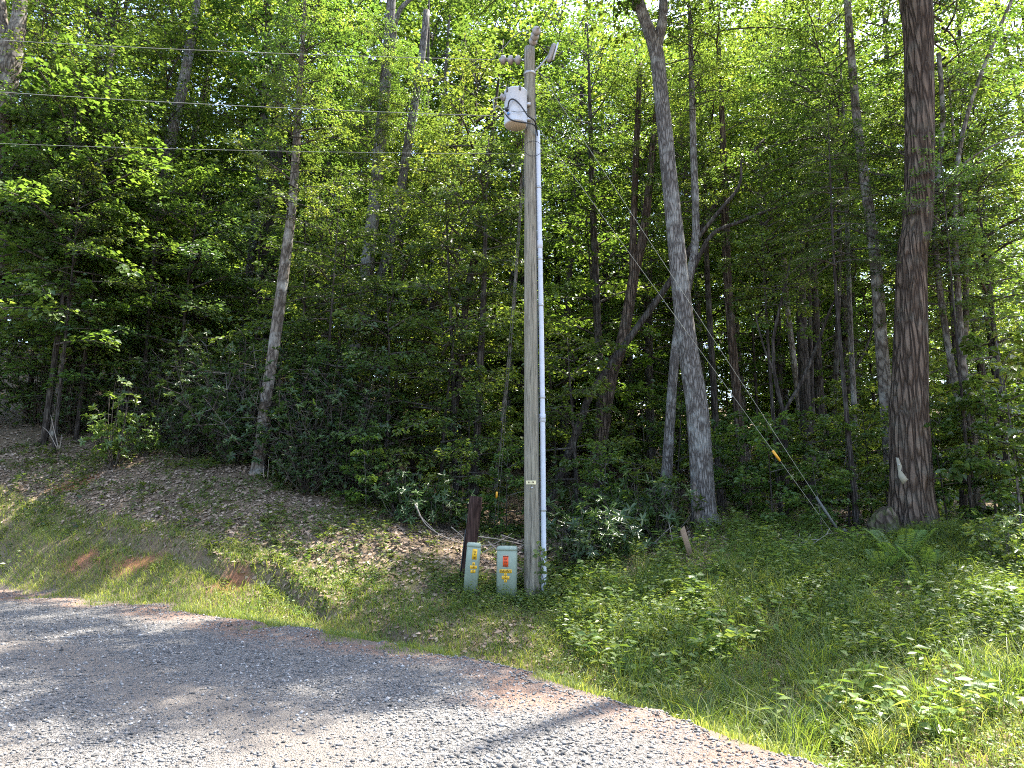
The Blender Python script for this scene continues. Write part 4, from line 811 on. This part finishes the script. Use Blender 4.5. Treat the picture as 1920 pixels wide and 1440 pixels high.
def young(kind, px, Y, zc, scl, label, name='sapling', cat='sapling', group=None):
    x = at(px, 900, Y)[0]; return fill_tree(kind, x, Y, zc, scl, label, name=name, cat=cat, group=group, rng=rg)
young('layer', 325, 19.2, 2.3, 1.15, 'wide layered understory tree with sunlit upper leaves at left', 'tree', 'tree')
young('layer', 150, 18.6, 2.2, 1.1, 'layered understory tree above the left laurel bushes', 'tree', 'tree')
young('layer', 720, 16.4, 1.1, .95, 'layered dark understory tree below the rough grey pair', 'tree', 'tree')
young('layer', 825, 16.6, 1.2, .9, 'layered dark understory tree between the seedling and the post', 'tree', 'tree')
young('layer', 630, 17.8, 2.6, 1.0, 'layered understory tree right of the leaning brown trunk', 'tree', 'tree')
young('layer', 1080, 16.6, .9, .9, 'low layered understory tree just right of the pole', 'tree', 'tree')
young('mid', 95, 16.9, 3.4, .62, 'small leafy tree overhanging the top of the bank at far left', 'tree', 'tree')
young('mid', 600, 16.2, 3.6, .6, 'small leafy tree with low sprays right of the leaning brown trunk', 'tree', 'tree')
young('mid', 135, 17.8, 4.6, .7, 'small leafy tree high above the left laurel bushes', 'tree', 'tree')
young('layer', 560, 17.8, 2.6, .95, 'layered understory tree straight behind the leaning brown trunk', 'tree', 'tree')
young('layer', 880, 16.2, .4, .6, 'low layered bush like tree behind the brown post', 'tree', 'tree')
young('maple', 688, 14.3, .25, .42, 'sunlit seedling with big pale green leaves above the bank')
young('maple', 1905, 12.6, 1.0, .85, 'big leaved maple sapling at the right edge of the photo')
young('maple', 1535, 12.9, .35, .35, 'small big leaved seedling crossed by the two guy wires')
young('sapling', 1445, 14.3, .2, .8, 'leafy sapling left of the guy wire anchor')
young('sapling', 1400, 15.2, .2, .85, 'leafy sapling under the straight reddish trunk')
young('sapling', 1520, 14.8, .2, .85, 'leafy sapling behind the guy wire anchor')
young('sapling', 1585, 13.9, .15, .8, 'leafy sapling between the anchor and the huge trunk')
young('sapling', 1630, 14.6, .3, .85, 'leafy sapling left of the grey blotched trunk')
young('sapling', 1770, 13.2, .3, .85, 'leafy sapling between the huge trunk and the pale stems')
young('sapling', 1860, 13.0, .4, .9, 'leafy sapling in front of the pale stem clump')
young('sapling', 1915, 13.6, .3, 1.0, 'leafy sapling at the right edge behind the maple sapling')
young('sapling', 1360, 15.6, .2, .7, 'low sapling just right of the big grey trunk')
young('sapling', 1130, 14.2, .2, .7, 'low sapling behind the pale rhododendron pair')
young('sapling', 950, 15.0, .1, .7, 'low sapling seen between the post and the pole')
young('sapling', 855, 14.6, .1, .65, 'low sapling left of the brown post')
young('hemlock', 1600, 13.6, 5.2, .5, 'feathery dark hemlock hanging left of the huge trunk', 'hemlock_tree', 'tree')
young('mid', 1815, 13.0, 4.8, .45, 'young tree spreading sprays in front of the huge trunk', 'tree', 'tree')
young('mid', 1890, 14.5, 3.2, .9, 'young tree filling the right edge above the maple sapling', 'tree', 'tree')
young('mid', 1460, 16.8, 4.6, .75, 'young tree with leaves above the small black forked tree', 'tree', 'tree')
scatter(['sapling', 'sapling', 'maple', 'sapling'], 14, (1.5, 15), (15.5, 24), (.2, .8), (.8, 1.2), 'one of the small saplings between the right hand trunks', 'saplings on the forest floor right of the pole', ok=lambda x, y: abs(x) < .76*y, mind=1.3)
scatter(['sapling', 'sapling', 'layer'], 8, (-13, 1), (17.5, 24), (.3, 1.0), (.9, 1.3), 'one of the small saplings behind the laurels', 'saplings behind the laurels', ok=lambda x, y: abs(x) < .76*y, mind=1.4)
scatter(['layer', 'mid', 'sapling'], 80, (-40, 40), (30, 60), (.2, 1.6), (1.2, 2.2), 'one of the distant saplings on the forest floor deep in the wood', 'distant saplings', ok=lambda x, y: abs(x) < .76*y+1, mind=2.0)

# fern
def fern(px, Y, scl, label, nf=13, seed=3):
    r = np.random.default_rng(seed); x = at(px, 1000, Y)[0]; root = thing('fern', label, 'fern', (x, Y, hz(x, Y)), 'ferns in the grass')
    for i in range(nf):
        az = i*2.39996+r.normal(0, .2); L = r.uniform(.55, .8)*scl; t = np.linspace(0, 1, 22)
        out = L*.55*np.sin(t*1.4); up = L*(1.25*t-.5*t**2.6)*r.uniform(.75, 1.1)
        P = np.stack([math.cos(az)*out, math.sin(az)*out, up], -1); D = nrm(np.gradient(P, axis=0)); S = np.array([-math.sin(az), math.cos(az), 0])
        mb = MB(); mb.add(*tube(P, .003*scl, 3, False)); k = np.arange(3, 22)
        for sg in (-1, 1):
            ln = L*.17*np.sin(np.pi*np.clip((t[k]-.08)/.95, 0, 1))**.7+.01
            leafset(mb, P[k], S*sg+D[k]*.45+[0, 0, -.15], np.cross(D[k], S)*1.0+r.normal(0, .1, (len(k), 3)), ln, ln*.15, True, .05, .2, np.clip(r.normal(.55, .15, len(k)), 0, 1), r)
        link('frond', mb.mesh('frond', M['fern']), root)
fern(1688, 10.9, 1.15, 'large sunlit fern in the grass below the huge trunk')
fern(1650, 10.6, .7, 'small fern left of the large sunlit fern', 9, 5)
fern(1725, 10.4, .75, 'small fern in front of the large sunlit fern', 9, 6)

# dead sticks, logs, stones
def brush(label, name, sticks, Y, cat='brush', group=None):
    p0 = at(sticks[0][0][0], sticks[0][0][1], Y); p0[2] = hz(p0[0], p0[1]); root = thing(name, label, cat, p0, group)
    for k, pts in enumerate(sticks):
        c = np.array([at(x, y, Y+.06*math.sin(k*2.3)) for x, y in pts]); c[:, 2] = np.maximum(c[:, 2], height(c[:, 0], c[:, 1])+.01); q = curve(c, max(6, 4*len(pts)))
        link('stick', MB().add(*tube(q-p0, np.linspace(.009 if k % 3 else .012, .004, len(q)), 6, True, .08), [np.full(99999, .5)][:0] or None).mesh('stick', M['deadwood'], True), root)
brush('bare pale dead branches lying across the bank behind the pedestals', 'dead_branches', [[(778, 945), (800, 985), (845, 1012), (878, 1020)], [(785, 965), (820, 1000)], [(846, 988), (866, 1005), (876, 1018)], [(897, 1006), (940, 1012), (985, 1022)], [(898, 1022), (920, 1022), (945, 1010), (960, 1000)],
      [(905, 1036), (935, 1020)], [(915, 1015), (935, 1034), (945, 1040)], [(962, 1034), (985, 1020)], [(940, 1003), (985, 1018)], [(950, 1040), (978, 1024)]], 12.7)
brush('pile of grey dead sticks on the ground left of the anchor', 'dead_branches', [[(1470, 1052), (1510, 1035), (1550, 1002), (1562, 1001)], [(1490, 1012), (1540, 1012), (1590, 1012)], [(1512, 1020), (1520, 1002)], [(1538, 1014), (1546, 1032)], [(1480, 1022), (1495, 1012), (1500, 1000)], [(1462, 1010), (1500, 1018), (1530, 1016)], [(1550, 1002), (1556, 990)]], 12.3)
brush('tangle of grey roots and sticks under the dark rhododendron', 'dead_branches', [[(1225, 1020), (1245, 1000), (1262, 985)], [(1232, 1030), (1262, 1010), (1285, 1005)], [(1262, 1020), (1255, 985), (1250, 960)], [(1240, 1040), (1280, 1035), (1300, 1030)], [(1180, 1045), (1215, 1040), (1250, 1042)]], 13.0)
brush('thin bare upright twigs on the bank left of the azalea', 'dead_twigs', [[(110, 842), (100, 800), (95, 778)], [(108, 842), (92, 812), (80, 800)], [(112, 842), (116, 815)]], 16.6)
brush('thin bare stems under the leaning brown trunk', 'dead_twigs', [[(495, 895), (493, 868)], [(502, 895), (504, 862)], [(512, 897), (512, 872)], [(535, 905), (550, 860), (556, 835)]], 14.9)
def rock(px, Y, sz, label, mat, seed, name='rock', cat='rock'):
    r = np.random.default_rng(seed); bm = bpy.data.meshes.new(name); x = at(px, 1000, Y)[0]
    n, m_ = 10, 7; th = np.linspace(0, 2*math.pi, n, endpoint=False); ph = np.linspace(.12, math.pi-.12, m_)
    d = np.stack([np.sin(ph)[:, None]*np.cos(th), np.sin(ph)[:, None]*np.sin(th), np.cos(ph)[:, None]*np.ones(n)], -1); k = r.normal(0, 1, (5, 3))
    rad = 1+sum(.10*np.sin(d@kk*2.2+i) for i, kk in enumerate(k)); V = (d*rad[..., None]).reshape(-1, 3)*np.array(sz)
    i = np.arange(m_-1)[:, None]*n; j = np.arange(n)[None]; F = np.stack([i+j, i+n+j, i+n+(j+1) % n, i+(j+1) % n], -1).reshape(-1, 4)
    V = np.concatenate([V, [V[:n].mean(0), V[-n:].mean(0)]]); j = np.arange(n); T_ = np.concatenate([np.stack([np.full(n, n*m_), j, (j+1) % n], -1), np.stack([np.full(n, n*m_+1), (m_-1)*n+(j+1) % n, (m_-1)*n+j], -1)])
    return tag(link(name, MB().add(V, [F, T_]).mesh(name, M[mat], True), loc=(x, Y, hz(x, Y)+sz[2]*.3)), label, cat)
M['mossrock'] = tinted('mossy_rock', [(0, (.12, .11, .03)), (.5, (.30, .26, .06)), (1, (.4, .34, .1))], .95, .1, 18, .02)
rock(1608, 11.9, (.15, .12, .09), 'yellow mossy stone at the foot of the guy anchor, nearer the huge trunk', 'mossrock', 4)
rock(1588, 11.7, (.18, .12, .08), 'flat yellow mossy stone left of its twin by the guy anchor', 'mossrock', 5)
rock(1655, 12.55, (.24, .22, .42), 'low mossy rotten stump against the left foot of the huge trunk', 'bark_moss', 6, 'rotten_stump', 'stump')
rock(735, 9.35, (.16, .09, .03), 'flat pale stone lying in the gravel road', 'stone', 8) if 0 else None

# vine on the pole and conduit
vr = np.random.default_rng(8); vb = np.array([pb[0]+.17, PY-.2, hz(pb[0]+.17, PY-.2)]); vine = thing('vine', 'green leafy vine climbing the foot of the pole and conduit', 'vine', vb)
vp = curve([[0, 0, -.05], [.02, .02, .25], [-.04, .03, .5], [.0, .04, .72], [-.08, .0, .86]], 24); link('stem', MB().add(*tube(vp, .006, 5)).mesh('stem', M['twig']), vine)
k = vr.integers(2, 24, 46); P_ = vp[k]+vr.normal(0, .05, (46, 3))*[1, .5, 1]; mbv = MB(); leafset(mbv, P_, vr.normal(0, 1, (46, 3))*[1, .4, .5]+[0, -.4, -.2], np.array([[0, -.8, .6]])+vr.normal(0, .3, (46, 3)), vr.uniform(.05, .11, 46), vr.uniform(.04, .09, 46), True); link('foliage', mbv.mesh('foliage', M['herb']), vine)

# ------------------------------------------------------------------ ground cover nobody could count
def scatter_pts(n, xr, yr, dens, seed):
    r = np.random.default_rng(seed); x = r.uniform(*xr, n); y = r.uniform(*yr, n); s = road_s(x, y)
    k = (r.random(n) < dens(x, y, s)) & (np.abs(x) < .80*y+.8); return x[k], y[k], s[k], r
def blades(mb, x, y, z, h, w, r, lean=.5, tint=None):
    n = len(x); az = r.random(n)*6.283; l = h*lean*r.uniform(.2, 1.3, n); d = np.stack([np.cos(az), np.sin(az)], -1); fz = r.random(n)*6.283
    sd = np.stack([np.cos(fz), np.sin(fz), 0*fz], -1)*(w/2)[:, None]; b = np.stack([x, y, z-.02], -1)
    m = b+np.stack([d[:, 0]*l*.35, d[:, 1]*l*.35, h*.62], -1); t = b+np.stack([d[:, 0]*l, d[:, 1]*l, h*(1-.25*lean*r.random(n))], -1)
    V = np.stack([b-sd, b+sd, m-sd*.85, m+sd*.85, t], 1).reshape(-1, 3); i = np.arange(n)[:, None]*5
    if tint is None: tint = r.random(n)
    mb.add(V, [i+np.array([[0, 1, 3, 2]]), i+np.array([[2, 3, 4]])], [tint, tint])
def patch(x, y, a, seed): return fbm(x*a+seed*7.7, y*a+seed*3.1, 3)
# verge and meadow grass
def vw(x): return np.interp(x, [-11, -6, -3, 0, 1], [1.2, 1.3, 1.7, 2.6, 3.2])
g = MB()
x, y, s, r = scatter_pts(190000, (-11, 9.5), (3.2, 13.6), lambda x, y, s: sstep(-.1, .25, ragged(x, y))*np.where(x < 1.0, sstep(.35, -.35, s-vw(x)+.9*(patch(x, y, .8, 2)-.5))+.5*sstep(.55, .7, patch(x, y, .6, 8))*sstep(5, 2, s), 1.0)*sstep(.25, .5, patch(x, y, 1.5, 3)+.2)*np.where(x < 1, 1.0, .42*sstep(.3, .6, patch(x, y, .9, 14)+.1)), 21)
right = sstep(.0, 2.5, x); hgt = (.07+.10*r.random(len(x))*sstep(.1, .8, s))*(1-right)+right*(.10+.20*r.random(len(x))*sstep(.2, 1.6, s)*(.3+1.1*patch(x, y, 1.1, 4)))
blades(g, x, y, height(x, y), hgt, .004+.004*r.random(len(x)), r, .7, np.clip(r.normal(.55, .2, len(x))+.35*(patch(x, y, .9, 5)-.5)-.12*right, 0, 1))
tag(link('grass', g.mesh('grass', M['grass'])), 'short bright green grass along the verge and the right hand bank', 'grass', kind='stuff')
# the dense strip beside the gravel
g = MB(); r = np.random.default_rng(22); n = 70000; t = r.random(n)*13.5; seg = np.linalg.norm(np.diff(EDGE[1:-2], axis=0), axis=1); cum = np.concatenate([[0], np.cumsum(seg)]); t = t/13.5*cum[-1]; ki = np.clip(np.searchsorted(cum, t)-1, 0, len(seg)-1)
f = ((t-cum[ki])/seg[ki])[:, None]; p = EDGE[1:-2][ki]*(1-f)+EDGE[1:-2][ki+1]*f; d = (EDGE[1:-2][ki+1]-EDGE[1:-2][ki])/seg[ki][:, None]; s = r.random(n)**1.1*(vw(p[:, 0])*1.25+.7)-.7
x = p[:, 0]-d[:, 1]*s; y = p[:, 1]+d[:, 0]*s; k = (r.random(n) < sstep(-.12, .22, ragged(x, y))*sstep(.22, .5, patch(x, y, 1.3, 7)+.16)) & (np.abs(x) < .8*y+1) & (clay_mask(x, y) < .6); x, y, s = x[k], y[k], s[k]; n = len(x)
blades(g, x, y, height(x, y), (.06+.13*r.random(n))*sstep(-1.2, .6, s), .005+.005*r.random(n), r, .9, np.clip(r.normal(.62, .18, n)+.5*(patch(x, y, .9, 5)-.5), 0, 1))
tag(link('verge_grass', g.mesh('verge_grass', M['grass'])), 'dense bright green strip of short grass beside the gravel', 'grass', kind='stuff')
# long tufted grass on the right
g = MB(); rt = np.random.default_rng(31); cx = rt.uniform(1.0, 8.8, 900); cyy = rt.uniform(4.8, 11.8, 900); cs = road_s(cx, cyy); k = (cs > .6) & (np.abs(cx) < .8*cyy) & (patch(cx, cyy, .7, 6)+rt.normal(0, .06, 900) > .40); cx, cyy = cx[k], cyy[k]
nb = 46; X = np.repeat(cx, nb)+rt.normal(0, .07, len(cx)*nb); Y_ = np.repeat(cyy, nb)+rt.normal(0, .07, len(cx)*nb); hh = np.repeat(rt.uniform(.14, .5, len(cx)), nb)*rt.uniform(.6, 1.1, len(X))
blades(g, X, Y_, height(X, Y_), hh, .006+.004*rt.random(len(X)), rt, 1.1, np.clip(np.repeat(rt.normal(.42, .22, len(cx)), nb)+rt.normal(0, .14, len(X))+.5*(rt.random(len(X)) < .06), 0, 1))
tag(link('tufted_grass', g.mesh('tufted_grass', M['grass'])), 'long arching grass tufts on the right hand slope', 'grass', kind='stuff')
# mound of fine grass at the foot of the huge trunk
g = MB(); mr_ = np.random.default_rng(33); mx = at(1775, 1030, 11.8)[0]; a = mr_.random(9000)*6.283; q = np.sqrt(mr_.random(9000)); X = mx+np.cos(a)*q*1.15; Y_ = 11.8+np.sin(a)*q*.8
blades(g, X, Y_, height(X, Y_)+.28*(1-q**2)*mr_.random(9000), .22+.2*(1-q)*mr_.random(9000), np.full(9000, .008), mr_, 1.0, np.clip(mr_.normal(.2, .12, 9000), 0, 1))
tag(link('grass_mound', g.mesh('grass_mound', M['grass'])), 'dense dark green mound of fine grass at the foot of the huge trunk', 'grass', kind='stuff')
# small broad leaved herbs
def herbs(name, label, n, xr, yr, dens, seed, size, hmax, mat='herb', tm=.5, per=6):
    x, y, s, r = scatter_pts(n, xr, yr, dens, seed); z = height(x, y); m = len(x); h = hmax*r.uniform(.25, 1, m); mb = MB()
    P = np.repeat(np.stack([x, y, z], -1), per, 0); u = np.tile(np.linspace(.35, 1, per), m)*np.repeat(h, per); P[:, 2] += u
    az = r.random(m*per)*6.283; D = np.stack([np.cos(az), np.sin(az), r.uniform(-.3, .35, m*per)], -1); P += D*[.01, .01, 0]
    L = np.repeat(size*r.uniform(.6, 1.4, m), per)*r.uniform(.7, 1.2, m*per)
    leafset(mb, P, D, np.array([[0, 0, 1.]])+r.normal(0, .35, (m*per, 3)), L, L*.52, False, .12, .2, np.clip(np.repeat(r.normal(tm, .18, m), per)+r.normal(0, .1, m*per), 0, 1), r)
    b = np.stack([x, y, z-.01], -1); tri_tubes(mb, b, b+np.stack([0*x, 0*x, h], -1), .0022, .0012)
    tag(link(name, mb.mesh(name, M[mat])), label, 'herbs', kind='stuff')
herbs('verge_herbs', 'small leafy weeds mixed into the verge grass', 9000, (-11, 9), (4, 13.4), lambda x, y, s: sstep(.1, .5, s)*np.where(x < 1, sstep(1.9, 1.0, s), 1)*sstep(.42, .6, patch(x, y, 1.3, 9)), 41, .045, .16)
herbs('bank_herbs', 'scattered low green plants on the clay bank', 22000, (-14, 1), (11, 18), lambda x, y, s: sstep(.8, 1.3, s)*sstep(.40, .62, patch(x, y, 1.1, 11))*.8, 42, .05, .12, tm=.45)
herbs('bank_weeds', 'taller leafy weeds dotted over the bank', 2600, (-13, .5), (11.3, 17), lambda x, y, s: sstep(1.0, 1.6, s)*sstep(.48, .66, patch(x, y, 1.4, 29)), 48, .085, .24, tm=.5, per=7)
herbs('slope_herbs', 'knee high leafy plants on the right hand slope', 9000, (.6, 10), (7.5, 15), lambda x, y, s: sstep(1.2, 2.2, s)*sstep(.40, .58, patch(x, y, .9, 13)), 43, .075, .38, tm=.4, per=8)
herbs('broad_weeds', 'broad leaved weeds among the grass on the right hand slope', 2600, (.8, 9.5), (5.5, 13), lambda x, y, s: sstep(.8, 1.6, s)*sstep(.45, .62, patch(x, y, 1.2, 16)), 46, .12, .42, tm=.5, per=7)
herbs('low_weeds', 'tiny weeds carpeting the ground of the right hand slope', 15000, (.3, 9.5), (4.2, 12.5), lambda x, y, s: sstep(.15, .6, s)*(.35+.65*sstep(.4, .6, patch(x, y, 1.4, 18))), 47, .04, .13, tm=.55, per=6)
herbs('pole_weeds', 'green weeds growing round the pedestals and the pole', 2600, (-1.3, 2.2), (10.2, 12.0), lambda x, y, s: sstep(.35, .55, patch(x, y, 1.5, 15))*np.exp(-((y-11.1)/.6)**2), 44, .05, .26, tm=.45)
herbs('forest_floor_herbs', 'low seedlings on the shady forest floor', 9000, (-16, 16), (13.5, 30), lambda x, y, s: sstep(.4, .6, patch(x, y, .5, 17))*.8, 45, .10, .35, 'leaf_dark', .5)
# fallen leaves
x, y, s, r = scatter_pts(190000, (-15, 13), (7, 24), lambda x, y, s: sstep(.8, 1.7, s)*(1-.85*clay_mask(x, y))*np.where(y < 17, 1, .45)*sstep(.2, .5, patch(x, y, .7, 19)+.1)*np.where((x > 1) & (y < 11), .25, 1), 51); z = height(x, y); n = len(x); mb = MB()
az = r.random(n)*6.283; gxn = (height(x+.1, y)-z)/.1; gyn = (height(x, y+.1)-z)/.1; Nn = np.stack([-gxn, -gyn, np.ones(n)], -1)+r.normal(0, .32, (n, 3)); D = np.stack([np.cos(az), np.sin(az), gxn*np.cos(az)+gyn*np.sin(az)], -1); L = r.uniform(.03, .11, n)
leafset(mb, np.stack([x, y, z+.014], -1), D, Nn, L, L*r.uniform(.4, .75, n), False, .3, -.25, np.clip(r.normal(.5, .25, n), 0, 1), r)
tag(link('leaf_litter', mb.mesh('leaf_litter', M['litter'])), 'dry brown fallen leaves covering the bank and forest floor', 'leaf litter', kind='stuff')
# loose crushed stone
def stones(name, label, n, xr, yr, dens, seed, lo, hi):
    x, y, s, r = scatter_pts(n, xr, yr, dens, seed); z = road_top(x, y); n = len(x); sz = lo+(hi-lo)*r.random(n)**2.2
    oc = np.array([[1, 0, 0], [.2, 1, .1], [-1, .1, 0], [0, -1, -.1], [.1, 0, 1], [0, .1, -1]]); V = oc[None]*(1+r.normal(0, .22, (n, 6, 1)))*np.stack([sz*r.uniform(.7, 1.3, n), sz*r.uniform(.6, 1.1, n), sz*r.uniform(.35, .8, n)], -1)[:, None]
    a = r.random(n)*6.283; c, sn = np.cos(a)[:, None], np.sin(a)[:, None]; V = np.stack([V[..., 0]*c-V[..., 1]*sn, V[..., 0]*sn+V[..., 1]*c, V[..., 2]+V[..., 0]*r.normal(0, .3, n)[:, None]], -1)+np.stack([x, y, z+sz*.15], -1)[:, None]
    i = np.arange(n)[:, None]*6; F = np.concatenate([i+np.array([f]) for f in ((0, 1, 4), (1, 2, 4), (2, 3, 4), (3, 0, 4), (1, 0, 5), (2, 1, 5), (3, 2, 5), (0, 3, 5))]); t = np.tile(np.clip(r.normal(.5, .24, n), 0, 1), 8)
    tag(link(name, MB().add(V.reshape(-1, 3), [F], [t]).mesh(name, M['stone'])), label, 'gravel', kind='stuff')
stones('loose_gravel', 'loose grey crushed stone strewn over the road', 170000, (-11, 4), (3.2, 13), lambda x, y, s: sstep(.3, -.2, ragged(x, y))*np.clip(1.5-.09*y, .3, 1)*(1.0-.75*track_mask(x, y)), 61, .006, .021)
stones('edge_gravel', 'scattered stones thrown into the grass edge', 6000, (-11, 4), (3.2, 13), lambda x, y, s: np.exp(-((ragged(x, y)-.05)/.3)**2)*.9, 63, .008, .024)
stones('gravel_ridge', 'ridge of larger grey stones between the wheel tracks', 9000, (-9, 3), (3.2, 9), lambda x, y, s: np.exp(-((s+1.5+.3*np.sin(x))/.55)**2)*sstep(.3, .6, patch(x, y, .8, 25)), 62, .014, .036)
